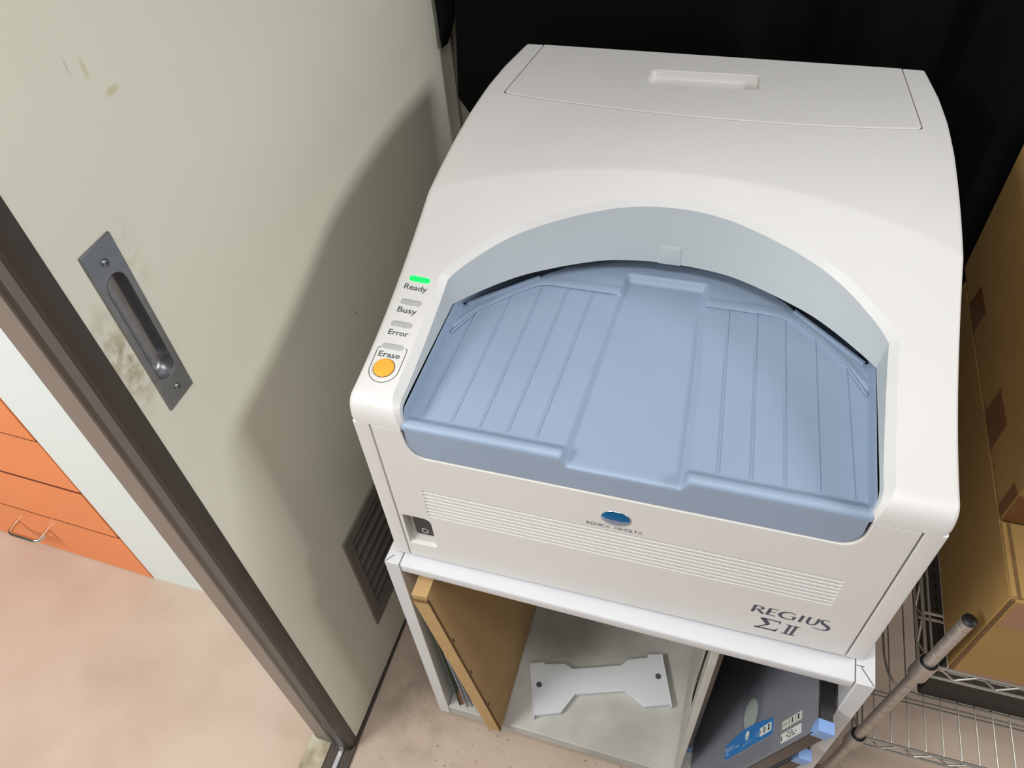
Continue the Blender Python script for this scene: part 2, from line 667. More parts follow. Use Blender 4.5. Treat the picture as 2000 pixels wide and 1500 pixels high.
DT = 0.030
b = MB()
slab(b, [(-0.0940, FZ + 0.012), (0.755, FZ + 0.012), (0.755, 1.5), (-0.0940, 1.5)],
     [stadium(-0.048, 0.4248, 0.026, 0.128), rect(0.082, 0.40, -0.435, -0.176)], fd, DT)
door = b.build('door_1', M['door'], smooth=30)
tag(door, kind='structure')
b = MB()
prof = [(-0.1537, -0.0943), (-0.1537, -0.1010), (-0.1550, -0.1090), (-0.1585, -0.1150), (-0.1612, -0.1165), (-0.1700, -0.1200), (-0.1735, -0.1200), (-0.1790, -0.1220), (-0.1840, -0.1212), (-0.1868, -0.1180), (-0.1868, -0.0943)]
b.ring([(x, y, FZ + 0.0065) for x, y in prof], [(x, y, 1.5) for x, y in prof])
b.add([(x, y, FZ + 0.0065) for x, y in prof], [tuple(range(len(prof)))])
b.add([(x, y, 1.5) for x, y in prof], [tuple(range(len(prof)))[::-1]])
b.build('edge_bumper', M['door_edge'], door, smooth=25)
b = MB()
b.add([(-0.1625, -0.1176, FZ + 0.03), (-0.1715, -0.1209, FZ + 0.03), (-0.1715, -0.1209, 1.5), (-0.1625, -0.1176, 1.5), (-0.1625, -0.1162, FZ + 0.03), (-0.1715, -0.1196, FZ + 0.03), (-0.1715, -0.1196, 1.5), (-0.1625, -0.1162, 1.5)],
      [(0, 1, 2, 3), (4, 0, 3, 7), (1, 5, 6, 2), (3, 2, 6, 7), (0, 4, 5, 1)])
b.build('gasket', M['edge_strip'], door, smooth=0)
# flush pull
b = MB()
slab(b, rect(-0.0676, -0.0284, 0.3290, 0.5206, 0.0012, 2), [stadium(-0.0480, 0.4248, 0.0245, 0.1262, 12)], lambda u, v, w: fd(u, v, w - 0.0022), 0.0021, 0.0010)
pull = b.build('flush_pull', M['steel'], door)
b = MB()
o1, o2, o3 = stadium(-0.048, 0.4248, 0.0245, 0.1262, 12), stadium(-0.048, 0.4248, 0.0240, 0.1252, 12), stadium(-0.048, 0.4248, 0.0195, 0.1100, 12)
b.ring([fd(u, v, -0.0018) for u, v in o1], [fd(u, v, 0.004) for u, v in o2])
o4 = stadium(-0.048, 0.4248, 0.0225, 0.1190, 12)
b.ring([fd(u, v, 0.004) for u, v in o2], [fd(u, v, 0.0105) for u, v in o4])
b.ring([fd(u, v, 0.0105) for u, v in o4], [fd(u, v, 0.0128) for u, v in o3])
vs, fs = fill([ccw(o3)])
b.add([fd(u, v, 0.0128) for u, v in vs], fs)
b.build('recess', M['steel'], pull, smooth=60)
for cy, cz in ((-0.0480, 0.5015), (-0.0473, 0.3448)):
    b = MB()
    rr = [(0.0040, 0.0024), (0.0038, 0.0033), (0.0030, 0.0040), (0.0016, 0.0043)]
    L = [[fd(cy + r * cos(2 * pi * k / 16), cz + r * sin(2 * pi * k / 16), -h) for k in range(16)] for r, h in rr]
    for A, B in zip(L, L[1:]):
        b.ring(A, B)
    b.add(L[-1], [tuple(range(16))])
    sc = b.build('screw', M['steel'], pull, smooth=50)
    b = MB()
    for a in (0.4, 0.4 + pi / 2):
        ca, sa = cos(a), sin(a)
        q = [(-0.0022, -0.0004), (0.0022, -0.0004), (0.0022, 0.0004), (-0.0022, 0.0004)]
        b.add([fd(cy + u * ca - v * sa, cz + u * sa + v * ca, -0.00445) for u, v in q], [(0, 1, 2, 3)])
    b.build('cross_slot', M['black'], sc, smooth=0)
# louvred vent low in the door
b = MB()
slab(b, rect(0.0690, 0.413, -0.4480, -0.1630), [rect(0.0895, 0.3925, -0.4235, -0.1875)], lambda u, v, w: fd(u, v, w - 0.004), 0.0039, 0.001)
vent = b.build('vent_grille', M['vent'], door)
for k in range(8):
    z = -0.416 + k * 0.0302
    b = MB()
    P = [(0.0030, z), (0.0012, z - 0.0012), (-0.0145, z + 0.0150), (-0.0145, z + 0.0172)]
    A = [Vector((XD + x, 0.0875, zz)) for x, zz in P]
    B = [Vector((XD + x + 0.003, 0.3945, zz)) for x, zz in P]
    b.ring(A, B)
    b.add(A, [(0, 1, 2, 3)])
    b.add(B, [(3, 2, 1, 0)])
    b.build('slat', M['vent_slat'], vent, smooth=0)
b = MB()
b.box(XD - 0.026, XD - 0.024, 0.083, 0.399, -0.434, -0.177)
b.build('backing', M['dark'], vent, smooth=0)

# ---- far room: white end panel and orange cabinet
b = MB()
b.box(-0.7325, -0.245, 0.100, 0.13, FZ, 1.9)
tag(b.build('wall_far', M['white_panel'], smooth=0), kind='structure')
cab = thing('storage_cabinet', 'orange laminate cabinet with chrome bow handles seen through the doorway', 'cabinet', (-1.1, 0.30, FZ))
SL = (0.1145 - 0.099) / (-0.435)


def fo(u, v, w):
    """cabinet front: u is x"""
    return Vector((u, 0.0985 + (u + 0.7335) * SL + w, v))


b = MB()
b.box(-1.60, -0.7345, 0.135, 0.60, FZ + 0.001, 0.40)
b.build('body', M['orange_edge'], cab, smooth=0)
DZ = [(-0.5975, -0.4310), (-0.4285, -0.2700), (-0.2640, -0.1080), (-0.1060, 0.40)]
for i, (z0, z1) in enumerate(DZ):
    x1 = -0.7345 - (0.0025 if i == 1 else 0.0) - (0.002 if i == 3 else 0)
    b = MB()
    slab(b, rect(-1.60, x1, z0, z1), [], fo, 0.018, 0.0003)
    dr = b.build('drawer_front' if i < 3 else 'door_panel', M['orange'], cab)
    b = MB()
    P = [fo(x, z1 + 0.0001, w) for x, w in ((-1.60, -0.0006), (x1, -0.0006), (x1, 0.0182), (-1.60, 0.0182))]
    b.ring(P, [p + Vector((0, 0, 0.0016)) for p in P])
    b.add([p + Vector((0, 0, 0.0016)) for p in P], [(0, 1, 2, 3)])
    b.build('edge_band', M['orange_edge'], dr, smooth=0)
    if i < 2:
        hx0, hx1, hz = ((-1.0420, -0.9590, -0.497), (-1.120, -1.037, -0.330))[i]
        P = [(hx0, 0.000), (hx0, -0.022), (hx0 + 0.003, -0.030), (hx0 + 0.011, -0.033), (hx1 - 0.011, -0.033), (hx1 - 0.003, -0.030), (hx1, -0.022), (hx1, 0.000)]
        b = MB()
        b.tube([fo(x, hz, w) for x, w in P], 0.0050, 10)
        b.build('handle', M['chrome'], dr, smooth=60)

# ---- black curtain and its hanging strap
b = MB()
nx, nz = 150, 26
vs = []
for i in range(nx + 1):
    x = -0.1215 + 1.25 * i / nx
    hem = FZ + 0.05 if x > 0.10 else 0.262 - (x + 0.1215) * 1.45 - max(0, x + 0.07) ** 1.0 * 3
    hem = max(hem, FZ + 0.05)
    for k in range(nz + 1):
        z = 1.8 + (hem - 1.8) * k / nz
        lean = 0.0
        if i < 8:
            lean = (z - 0.27) * 0.09 * (1 - i / 8) * (1 if z > 0.27 else 0.3)
            lean = min(lean, 0.03)
        a = sst(0.15, 0.35, x)
        y = 0.705 + a * (0.016 * sin(x * 34 + 0.5 * sin(x * 9)) + 0.008 * sin(x * 71 + 1)) + 0.004 * sin(x * 17)
        vs.append((x + lean, y, z))
fs = []
for i in range(nx):
    for k in range(nz):
        a = i * (nz + 1) + k
        fs.append((a, a + 1, a + nz + 2, a + nz + 1))
b.add(vs, fs)
cu = b.build('curtain', M['curtain'], smooth=80, loc=(0.4, 0.705, FZ))
md = cu.modifiers.new('thick', 'SOLIDIFY')
md.thickness = 0.002
tag(cu, 'black floor-length curtain hanging behind the white machine', 'curtain')
b = MB()
sec = [(1.8, -0.146, -0.118, -0.140), (0.46, -0.1445, -0.1135, -0.1375), (0.415, -0.1435, -0.1150, -0.1345), (0.385, -0.1430, -0.1190, -0.1310), (0.3452, -0.1430, -0.1352, -0.1390)]
for (z0, a0, c0, m0), (z1, a1, c1, m1) in zip(sec, sec[1:]):
    A = [(a0, 0.722, z0), (a0, 0.708, z0), (m0, 0.698, z0), (c0, 0.712, z0), (c0, 0.722, z0)]
    B = [(a1, 0.722, z1), (a1, 0.708, z1), (m1, 0.698, z1), (c1, 0.712, z1), (c1, 0.722, z1)]
    b.ring(A, B)
b.add(B, [(0, 1, 2, 3, 4)])
st = b.build('curtain_strap', M['curtain'], smooth=0, loc=(-0.13, 0.71, 0.345))
tag(st, 'black pointed strap hanging in the corner beside the curtain', 'strap')

# ================================================================== image plate reader
MW = 0.58
HS = 0.2763                                   # seam between body and cover
YB = 0.642
PC = (-0.9139638, 0.9404031, 0.0772972, 0.3071249)
TC = (0.6018921, -1.0869245, 0.6222343, 0.2775191)


def Pz(y):
    q = min(max(y, 0.012), 0.27)
    r = ((PC[0] * q + PC[1]) * q + PC[2]) * q + PC[3]
    return r + (y - 0.27) * 0.4 if y > 0.27 else r


def Tz(y):
    y = max(y, 0.2)
    return ((TC[0] * y + TC[1]) * y + TC[2]) * y + TC[3]


def zc(x, y):
    """height of the cover above the cart top"""
    q = min(1, max(0, 1 - ((x - 0.287) / 0.295) ** 2))
    u = min(1, max(0, y / 0.27))
    f = Pz(y - 0.056 * q * u * u * (3 - 2 * u))
    t = Tz(y)
    k = 0.0005
    h = max(k - abs(f - t), 0) / k
    return min(f, t) - h * h * k * 0.25


def inset(y):
    return lerp_tab([(0.44, 0), (0.51, 0.002), (0.57, 0.007), (0.63, 0.016), (0.66, 0.021)], y)


TN = 0.02


def surf(x, t):
    """cover surface; t < TN runs down the rounded nose"""
    if t >= TN:
        y, z = t, zc(x, t)
    else:
        a = (TN - t) / 0.05
        z0 = zc(x, TN)
        y = TN * (1 - a) ** 3 + 3 * 0.006 * a * (1 - a) ** 2
        z = z0 * (1 - a) ** 3 + 3 * (z0 - 0.0009) * a * (1 - a) ** 2 + 3 * 0.299 * a * a * (1 - a) + HS * a ** 3
    k = 1 - inset(t) / 0.29 if t > 0.4 else 1
    return Vector((0.29 + (x - 0.29) * k, y, z))


def cover(x, t):
    """surface with the long edges rounded"""
    p = surf(x, t)
    r = 0.0065
    d = min(x, MW - x)
    if d < r:
        e = 1e-3
        a = surf(min(MW, max(0, x)), t + e) - surf(x, t - e)
        n = Vector((0, -a.z, a.y)).normalized()
        if t < -0.02:
            n = Vector((0, -1, 0))
        p = p - n * (r - sqrt(max(0, r * r - (r - d) ** 2)))
    return p


mach = thing('image_plate_reader', 'off-white tabletop x-ray plate reader with arched blue tray, standing on the cart', 'medical scanner', (0.29, 0.32, 0))

# opening outline in (x, t), symmetrical about XC
XC = 0.2865
ARCH = [(0.0, 0.3155), (0.03, 0.3138), (0.06, 0.3077), (0.081, 0.3008), (0.110, 0.2890), (0.138, 0.2750), (0.166, 0.2580), (0.191, 0.2385), (0.215, 0.2125), (0.2300, 0.1925), (0.2398, 0.1750)]
ARCH2 = [(0.0, 0.3110), (0.03, 0.3092), (0.06, 0.3035), (0.081, 0.2965), (0.108, 0.2855), (0.135, 0.2720), (0.163, 0.2545), (0.188, 0.2325), (0.210, 0.2080), (0.2240, 0.1900), (0.2322, 0.1765)]
ARCH3 = [(0.0, 0.2985), (0.03, 0.2970), (0.06, 0.2925), (0.081, 0.2865), (0.108, 0.2745), (0.135, 0.2600), (0.163, 0.2427), (0.188, 0.2215), (0.209, 0.2000), (0.2220, 0.1855), (0.2300, 0.1757)]


def dens(arch, n=4):
    """smooth the half arch (Catmull-Rom) and mirror it"""
    P = [(-arch[1][0], arch[1][1])] + arch + [(2 * arch[-1][0] - arch[-2][0], 2 * arch[-1][1] - arch[-2][1])]
    h = []
    for i in range(1, len(P) - 2):
        for k in range(n):
            t = k / n
            q = []
            for c in (0, 1):
                p0, p1, p2, p3 = P[i - 1][c], P[i][c], P[i + 1][c], P[i + 2][c]
                q.append(0.5 * (2 * p1 + (p2 - p0) * t + (2 * p0 - 5 * p1 + 4 * p2 - p3) * t * t + (3 * p1 - p0 - 3 * p2 + p3) * t ** 3))
            h.append(tuple(q))
    h.append(arch[-1])
    return [(-u, y) for u, y in reversed(h[1:])] + h


SIDE_T = [0.15, 0.12, 0.09, 0.06, 0.035, 0.02, 0.008, -0.004, -0.014, -0.022, -0.03]


def side_u(t):
    return 0.2400 if t > 0.02 else 0.2400 - (0.02 - t) / 0.05 * 0.0098


a1 = dens(ARCH)
right = [(side_u(t), t) for t in SIDE_T]
open_loop = [(-u, t) for u, t in reversed(right)] + a1 + right            # left front -> over -> right front
L0 = [(XC + u, t) for u, t in open_loop]

LIDX0, LIDX1 = 0.0310, 0.5475
LIDF = [(0.0310, 0.4895), (0.10, 0.4790), (0.1838, 0.4725), (0.25, 0.4695), (0.3121, 0.4688), (0.38, 0.4698), (0.4321, 0.4722), (0.50, 0.4785), (0.5475, 0.4855)]


def lid_loop(g, y1):
    fr = [(x, lerp_tab(LIDF, x) - g) for x in [LIDX0 + (LIDX1 - LIDX0) * k / 24 for k in range(25)]]
    fr[0] = (LIDX0 - g, fr[0][1])
    fr[-1] = (LIDX1 + g, fr[-1][1])
    pts = fr + [(LIDX1 + g, y1), (LIDX0 - g, y1)]
    rr = [0.006] + [0] * 23 + [0.006] + [0, 0]
    return rounded(pts, rr, 5)


LG = 0.0017
notch = lid_loop(LG, YB)
# outer loop: start left nose bottom, to right via the opening, up the right side, back edge with the lid notch, down the left side
yt = [-0.03 + 0.004 * k for k in range(13)] + [0.0235 + k * 0.006 for k in range(110)]
yt = [t for t in yt if t < YB - 0.004] + [YB]
R_edge = [(MW, t) for t in yt]
Ledge = [(0.0, t) for t in reversed(yt)]
# front edge of the left nose block, then opening, then the right nose block
frontL = [(x, -0.03) for x in (0.0065, 0.02, 0.035)]
frontR = [(x, -0.03) for x in (0.54, 0.56, 0.5735)]
# notch, walked right to left: from (LIDX1+g, YB) round the front to (LIDX0-g, YB)
i_r = [i for i, p in enumerate(notch) if abs(p[0] - (LIDX1 + LG)) < 1e-6 and abs(p[1] - YB) < 1e-6][0]
nl = notch[:i_r + 1]                                         # left front ... right front ... right back
nl = list(reversed(nl)) + [notch[i_r + 1]]                   # right back -> right front -> left front -> left back
cor = [0.0006, 0.0018, 0.0035, 0.0052, 0.0066, 0.012]
outer = frontL + L0 + frontR + R_edge + [(MW - c_, YB) for c_ in cor] + nl + [(c_, YB) for c_ in reversed(cor)] + Ledge
# drop duplicates
oo = []
for p in outer:
    if not oo or (abs(p[0] - oo[-1][0]) + abs(p[1] - oo[-1][1])) > 1e-6:
        oo.append(p)
outer = oo
grid = []
gx = [0.0006, 0.0018, 0.0035, 0.0052, 0.0066, 0.012] + [0.02 + 0.009 * k for k in range(61)] + [MW - v for v in (0.012, 0.0066, 0.0052, 0.0035, 0.0018, 0.0006)]
gt = [-0.0265 + 0.0035 * k for k in range(14)] + [0.023 + 0.0075 * k for k in range(83)]


def segdist(p, a, bq):
    ax, ay = a
    dx, dy = bq[0] - ax, bq[1] - ay
    L = dx * dx + dy * dy
    t = 0 if L == 0 else min(1, max(0, ((p[0] - ax) * dx + (p[1] - ay) * dy) / L))
    return sqrt((p[0] - ax - t * dx) ** 2 + (p[1] - ay - t * dy) ** 2)


gx_edge = gx[:6] + gx[-6:]
gx_mid = gx[6:-6]
inner_segs = list(zip(L0, L0[1:])) + list(zip(nl, nl[1:]))
for x, t in [(x, t) for x in gx_edge for t in yt[1:-1]] + [(x, t) for x in gx_mid for t in gt]:
    for _ in (0,):
        if t > YB - 0.002 or not inside((x, t), outer):
            continue
        if min(segdist((x, t), p, q) for p, q in inner_segs if abs(p[0] - x) < 0.06) < 0.0028 if any(abs(p[0] - x) < 0.06 for p, q in inner_segs) else False:
            continue
        grid.append((x, t))
for k in range(95):                          # extra points along the ridge
    x = 0.013 + 0.00583 * k
    lo_, hi_ = 0.24, 0.42
    for _ in range(40):
        m_ = (lo_ + hi_) / 2
        q_ = min(1, max(0, 1 - ((x - 0.287) / 0.295) ** 2))
        u_ = min(1, m_ / 0.27)
        if Pz(m_ - 0.056 * q_ * u_ * u_ * (3 - 2 * u_)) > Tz(m_):
            hi_ = m_
        else:
            lo_ = m_
    grid = [g_ for g_ in grid if not (abs(g_[0] - x) < 0.0046 and abs(g_[1] - lo_) < 0.0062)]
    grid += [(x, lo_ - 0.0050), (x, lo_ - 0.0016), (x, lo_ + 0.0016), (x, lo_ + 0.0050)]
vs, fs = fill([outer], grid)
b = MB()
b.add([cover(x, t) for x, t in vs], fs)
# bevelled lip of the opening
Lp = [cover(x, t) for x, t in L0]


def L1pt(i):
    u, t = open_loop[i]
    n_r = len(right)
    n = len(open_loop)
    if n_r <= i < n - n_r:
        u2, t2 = a2[i - n_r]
        return Vector((XC + u2, t2, zc(XC + open_loop[i][0], open_loop[i][1]) - 0.0078))
    sgn = -1 if i < n_r else 1
    p = cover(XC + u, t)
    k = sst(-0.03, 0.03, t)
    d = 0.0028 + 0.0052 * k
    return Vector((XC + sgn * (abs(u) - d), p.y + 0.0015 + 0.004 * (1 - k), p.z - 0.0078 * k))


a2 = dens(ARCH2)
a3 = dens(ARCH3)
L1 = [L1pt(i) for i in range(len(open_loop))]
# a soft highlight edge: two steps
Lm = [p * 0.82 + q * 0.18 + Vector((0, 0, -0.0006)) for p, q in zip(Lp, L1)]
b.ring(Lp, L1, closed=False)
# outer skirt
E = [cover(x, t) for x, t in R_edge]
b.ring(E, [Vector((p.x, max(p.y, 0.0), HS)) for p in E], closed=False)
E = [cover(x, t) for x, t in Ledge]
b.ring(E, [Vector((p.x, max(p.y, 0.0), HS)) for p in E], closed=False)
# notch walls and floor
Nw = [cover(x, t) for x, t in nl]
Nf = [p - Vector((0, 0, 0.009)) for p in Nw]
b.ring(Nw, Nf, closed=False)
vs, fs = fill([ccw([(p[0], p[1]) for p in nl])], [(x, t) for x in gx for t in gt if 0.05 < x < 0.53 and 0.50 < t < 0.63])
b.add([cover(x, t) - Vector((0, 0, 0.009)) for x, t in vs], fs)
# back wall
Bk = [cover(x, YB) for x in [0.0] + cor + [LIDX0 - LG - 1e-5, LIDX0 - LG + 1e-5] + [0.05 + 0.03 * k for k in range(17)] + [LIDX1 + LG - 1e-5, LIDX1 + LG + 1e-5] + [MW - c_ for c_ in reversed(cor)] + [MW]]
Bk = [p - Vector((0, 0, 0.009)) if LIDX0 - LG < 0.29 + (p.x - 0.29) / (1 - inset(YB) / 0.29) < LIDX1 + LG else p for p in Bk]
b.ring(Bk, [Vector((p.x, p.y, HS)) for p in Bk], closed=False)
b.build('top_cover', M['shell'], mach, smooth=28)

# grey hood wall below the lip
b = MB()
nr = len(right)


def L2pt(i):
    n = len(open_loop)
    if nr <= i < n - nr:
        u3, t3 = a3[i - nr]
        return Vector((XC + u3, t3, 0.297))
    sgn = -1 if i < nr else 1
    p = L1[i]
    t = open_loop[i][1]
    k = sst(0.0, 0.12, t)
    return Vector((XC + sgn * (0.2302 - 0.004 * sst(0.03, -0.03, t)), p.y, min(p.z - 0.0012, 0.297 if t > 0.0 else 0.297 - (0.0 - t) * 0.9)))


L2 = [L2pt(i) for i in range(len(open_loop))]
steps = 5
prev = L1
for s_ in range(1, steps + 1):
    k = s_ / steps
    cur = [p.lerp(q, k) for p, q in zip(L1, L2)]
    b.ring(prev, cur, closed=False)
    prev = cur
# underside going back into the machine
n = len(open_loop)
U = L2[nr + 1:n - nr - 1]
b.ring(U, [p + Vector((0, 0.006, 0.002)) for p in U], closed=False)
hood = b.build('hood', M['hood'], mach, smooth=28)
# dark roof over the slot, added to cut bounced light behind the hood
b = MB()
V1 = [p + Vector((0, 0.006, 0.002)) for p in U]
b.ring(V1, [Vector((0.288 + (p.x - 0.288) * 1.02, 0.369, 0.3000)) for p in V1], closed=False)
b.build('slot_shade_roof', M['dark'], hood, smooth=0)
# small square stop on the hood
b = MB()


def fh(u, v, w):
    """hood wall near the middle: u = x, v 0 (lower edge) .. up the wall"""
    i = min(range(nr, n - nr), key=lambda j: abs(L2[j].x - u))
    p, q = L2[i], L1[i]
    d = (q - p)
    yy = p.y
    # keep it straight across
    y0 = 0.2990 - (u - XC) * (u - XC) * 2.0
    base = Vector((u, y0, 0.297))
    e = Vector((0, d.y, d.z)).normalized()
    nrm = Vector((0, -e.z, e.y))
    return base + e * v - nrm * (w - 0.0014)


slab(b, rounded([(0.2742, -0.001), (0.3006, -0.001), (0.2996, 0.0225), (0.2752, 0.0225)], [0, 0, 0.004, 0.004], 4), [], fh, 0.004, 0.0007)
b.build('stop_tab', M['hood'], hood)

# lid on top
b = MB()
lid = lid_loop(0.0, YB + 0.001)
hole = rounded([(0.2122, 0.5478), (0.3562, 0.5498), (0.3562, 0.5905), (0.2122, 0.5860)], 0.007, 5)
hole = ccw(hole)
lo = ccw(lid)
LZ = 0.0007


def lidp(x, t, dz=0.0):
    p = surf(x, t)
    return p + Vector((0, 0, LZ + dz))


i0 = offs(lo, 0.0012)
ho = offs(hole, -0.0018)
ex = [(x, t) for x in gx for t in gt if inside((x, t), offs(lo, 0.005)) and not inside((x, t), offs(hole, -0.005))]
vs, fs = fill([i0, ho], ex)
b.add([lidp(x, t) for x, t in vs], fs)
b.ring([lidp(x, t) for x, t in i0], [lidp(x, t, -0.0008) for x, t in lo])
b.ring([lidp(x, t, -0.0008) for x, t in lo], [lidp(x, t, -0.0075) for x, t in lo])
b.ring([lidp(x, t) for x, t in ho], [lidp(x, t, -0.0012) for x, t in hole])
fl = offs(hole, 0.0022)


def recz(t):
    return -0.0060 - 0.0100 * sst(0.550, 0.584, t)


b.ring([lidp(x, t, -0.0012) for x, t in hole], [lidp(x, t, recz(t)) for x, t in fl])
vs, fs = fill([fl], [(0.22 + 0.01 * i, 0.555 + 0.006 * k) for i in range(13) for k in range(5)])
b.add([lidp(x, t, recz(t)) for x, t in vs], fs)
lidob = b.build('lid', M['lid'], mach, smooth=28)
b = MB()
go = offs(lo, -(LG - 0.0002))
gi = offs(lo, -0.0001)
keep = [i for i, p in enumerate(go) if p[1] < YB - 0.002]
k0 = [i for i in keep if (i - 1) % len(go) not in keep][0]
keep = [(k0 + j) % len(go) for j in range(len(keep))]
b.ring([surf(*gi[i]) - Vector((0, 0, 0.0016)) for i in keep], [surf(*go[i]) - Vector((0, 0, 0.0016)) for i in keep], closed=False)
b.build('gap_shade', M['seam'], lidob, smooth=0)  # dark ribbon set in the lid gap, standing in for its shade

# body: side panels, dark inside, front panel
for nm, x0, x1 in (('side_panel', 0.0003, 0.0199), ('side_panel', 0.5601, 0.5797)):
    b = MB()
    o = rounded([(x0, 0.0003), (x1, 0.0003), (x1, 0.64), (x0, 0.64)], [0.004 if x0 < 0.1 else 0.001, 0.001 if x0 < 0.1 else 0.004, 0.001, 0.001], 4)
    slab(b, o, [], lambda u, v, w: Vector((u, v, HS - 0.0008 - w)), HS - 0.0065, 0.0007)
    b.build(nm, M['shell'], mach)
b = MB()
b.box(0.0195, 0.5605, 0.0125, 0.6395, 0.0080, 0.226)
b.box(0.021, 0.056, 0.0125, 0.6395, 0.226, 0.2757)
b.box(0.520, 0.559, 0.0125, 0.6395, 0.226, 0.2757)
b.box(0.056, 0.520, 0.3700, 0.6395, 0.226, 0.345)
b.build('chassis', M['dark'], mach, smooth=0)
for fx, fy in ((0.05, 0.05), (0.53, 0.05), (0.05, 0.59), (0.53, 0.59)):
    b = MB()
    b.tube([(fx, fy, -0.0002), (fx, fy, 0.0082)], 0.015, 18)
    b.build('foot', M['foot'], mach, smooth=40)
b = MB()
out = rounded([(0.0221, 0.0060), (0.5580, 0.0060), (0.5580, 0.2755), (0.5168, 0.2755), (0.5160, 0.2480), (0.5060, 0.2318), (0.0690, 0.2318), (0.0595, 0.2480), (0.0562, 0.2755), (0.0220, 0.2755)],
              [0.001, 0.001, 0.001, 0.001, 0.010, 0.010, 0.010, 0.010, 0.001, 0.001], 6)
slots = []
for k in range(8):
    z = 0.1659 - k * 0.00723
    slots.append(stadium(0.2906, z, 0.4565, 0.0036, 4))
sw = rounded([(0.0253, 0.0368), (0.0620, 0.0420), (0.0646, 0.0840), (0.0640, 0.1060), (0.0285, 0.1030)], [0.003, 0.003, 0.004, 0.006, 0.002], 4)
sw = rounded([(0.0262, 0.0385), (0.0632, 0.0395), (0.0632, 0.1050), (0.0270, 0.1045)], [0.003, 0.003, 0.012, 0.002], 5)
slab(b, out, slots + [sw], lambda u, v, w: Vector((u, w, v)), 0.006, 0.0012, back=True, hbev=0.0004)
fp = b.build('front_panel', M['shell'], mach, smooth=20)
b = MB()
b.box(0.058, 0.523, 0.0064, 0.0074, 0.108, 0.172)
b.build('slot_backing', M['slotdeep'], fp, smooth=0)
# switch well
b = MB()
c2 = ccw(sw)
w2 = [(0.0282 + (x - 0.0262) * 0.93, z if z > 0.06 else 0.0475 + (z - 0.0385) * 0.8) for x, z in c2]
b.ring([Vector((x, 0.0055, z)) for x, z in c2], [Vector((x, 0.0118, z)) for x, z in w2])
vs, fs = fill([w2])
b.add([Vector((x, 0.0118, z)) for x, z in vs], fs)
b.build('switch_well', M['slotback'], fp, smooth=30)
b = MB()
slab(b, rect(0.0350, 0.0612, 0.0530, 0.1030, 0.001, 2), [], lambda u, v, w: Vector((u, w + 0.0075, v)), 0.004, 0.0006)
swi = b.build('power_switch', M['black'], mach)
b = MB()
fsw = frame((0.0, 0.0074, 0.0), (1, 0, 0), (0, 0, 1))
stroke(b, [(0.0478 + 0.0040 * cos(2 * pi * k / 24), 0.0628 + 0.0046 * sin(2 * pi * k / 24)) for k in range(25)], 0.0012, fsw, 0.0002)
b.build('off_mark', M['white_mark'], swi, smooth=0)

# blue tray
CX = 0.2868
RIBS = [((0.0737, 0.0235), (0.0793, 0.1893)), ((0.1046, 0.0235), (0.1120, 0.2251)), ((0.1357, 0.0235), (0.1446, 0.2493)), ((0.1654, 0.0235), (0.1756, 0.253)), ((0.1962, 0.0235), (0.2064, 0.253)),
        ((0.3774, 0.0235), (0.3647, 0.2542)), ((0.4084, 0.0235), (0.3961, 0.2541)), ((0.4397, 0.0235), (0.4267, 0.2503)), ((0.4704, 0.0235), (0.4599, 0.2267)), ((0.5009, 0.0235), (0.4926, 0.1921))]
LEDGE = [(0.055, 0.1480), (0.0791, 0.1904), (0.1118, 0.2262), (0.135, 0.2470), (0.1430, 0.2515), (0.1524, 0.2535), (0.2342, 0.2535), (0.3377, 0.2547), (0.41, 0.2548), (0.4247, 0.2525), (0.4416, 0.2435), (0.4694, 0.2176), (0.4926, 0.1910), (0.518, 0.1530)]
TF = 0.2753


def tray_edges(y):
    k = 0.0012 * sst(0.16, 0.02, y)
    return 0.0562 + k, 0.5168 - k


def tray_z(x, y):
    led = lerp_tab(LEDGE, x)
    z = TF + 0.0030 * sst(led - 0.001, led + 0.0015, y) - 0.0010 * sst(led + 0.008, led + 0.016, y)
    ry = 0.1985 + (x - 0.064) * 0.899 if x < CX else 0.1990 + (0.5100 - x) * 0.906
    if abs(x - CX) > 0.105:
        z -= 0.030 * sst(ry + 0.0030, ry + 0.0060, y) * sst(0.105, 0.150, abs(x - CX))
    z += 0.0082 * sst(0.0215, 0.0075, y)                     # front lip
    # central channel
    cl = lerp_tab([(0.0, 0.2290), (0.02, 0.2300), (0.15, 0.2350), (0.30, 0.2415)], y)
    cr = lerp_tab([(0.0, 0.3485), (0.02, 0.3475), (0.15, 0.3425), (0.30, 0.3335)], y)
    wl, wr = 0.0075, 0.0075
    inch = sst(cl - wl / 2, cl + wl / 2, x) * sst(cr + wr / 2, cr - wr / 2, x)
    zb = 0.2688 + 0.0100 * sst(0.284, 0.297, y)
    z = z + (min(zb, z) - z) * inch
    # side walls
    e0, e1 = tray_edges(y)
    wall = max(sst(e0 + 0.0036, e0 + 0.0006, x), sst(e1 - 0.0036, e1 - 0.0006, x))
    top = 0.2945 - 0.0110 * sst(0.016, 0.004, y)
    z = z + max(0, top - z) * wall
    # roll over at the front
    if y < 0.008:
        r = 0.008
        z -= (r - sqrt(max(0, r * r - (r - y) ** 2))) * (0.75 if inch < 0.5 else 0.45)
    return z


ew = [0.0, 0.0007, 0.0013, 0.0019, 0.0025, 0.0031, 0.0037, 0.005]
us = [e / 0.46 for e in ew] + [0.0125 + k * 0.0039 for k in range(251)]
us = [u for u in us if u < 1 - 0.0115] + [1 - e / 0.46 for e in reversed(ew)]
ys = [0.0, 0.0003, 0.0009, 0.0018, 0.003, 0.0045, 0.006, 0.0075] + [0.009 + 0.0016 * k for k in range(10)] + [0.026 + 0.006 * k for k in range(17)] + [0.128 + 0.0018 * k for k in range(98)] + [0.31, 0.33, 0.36]


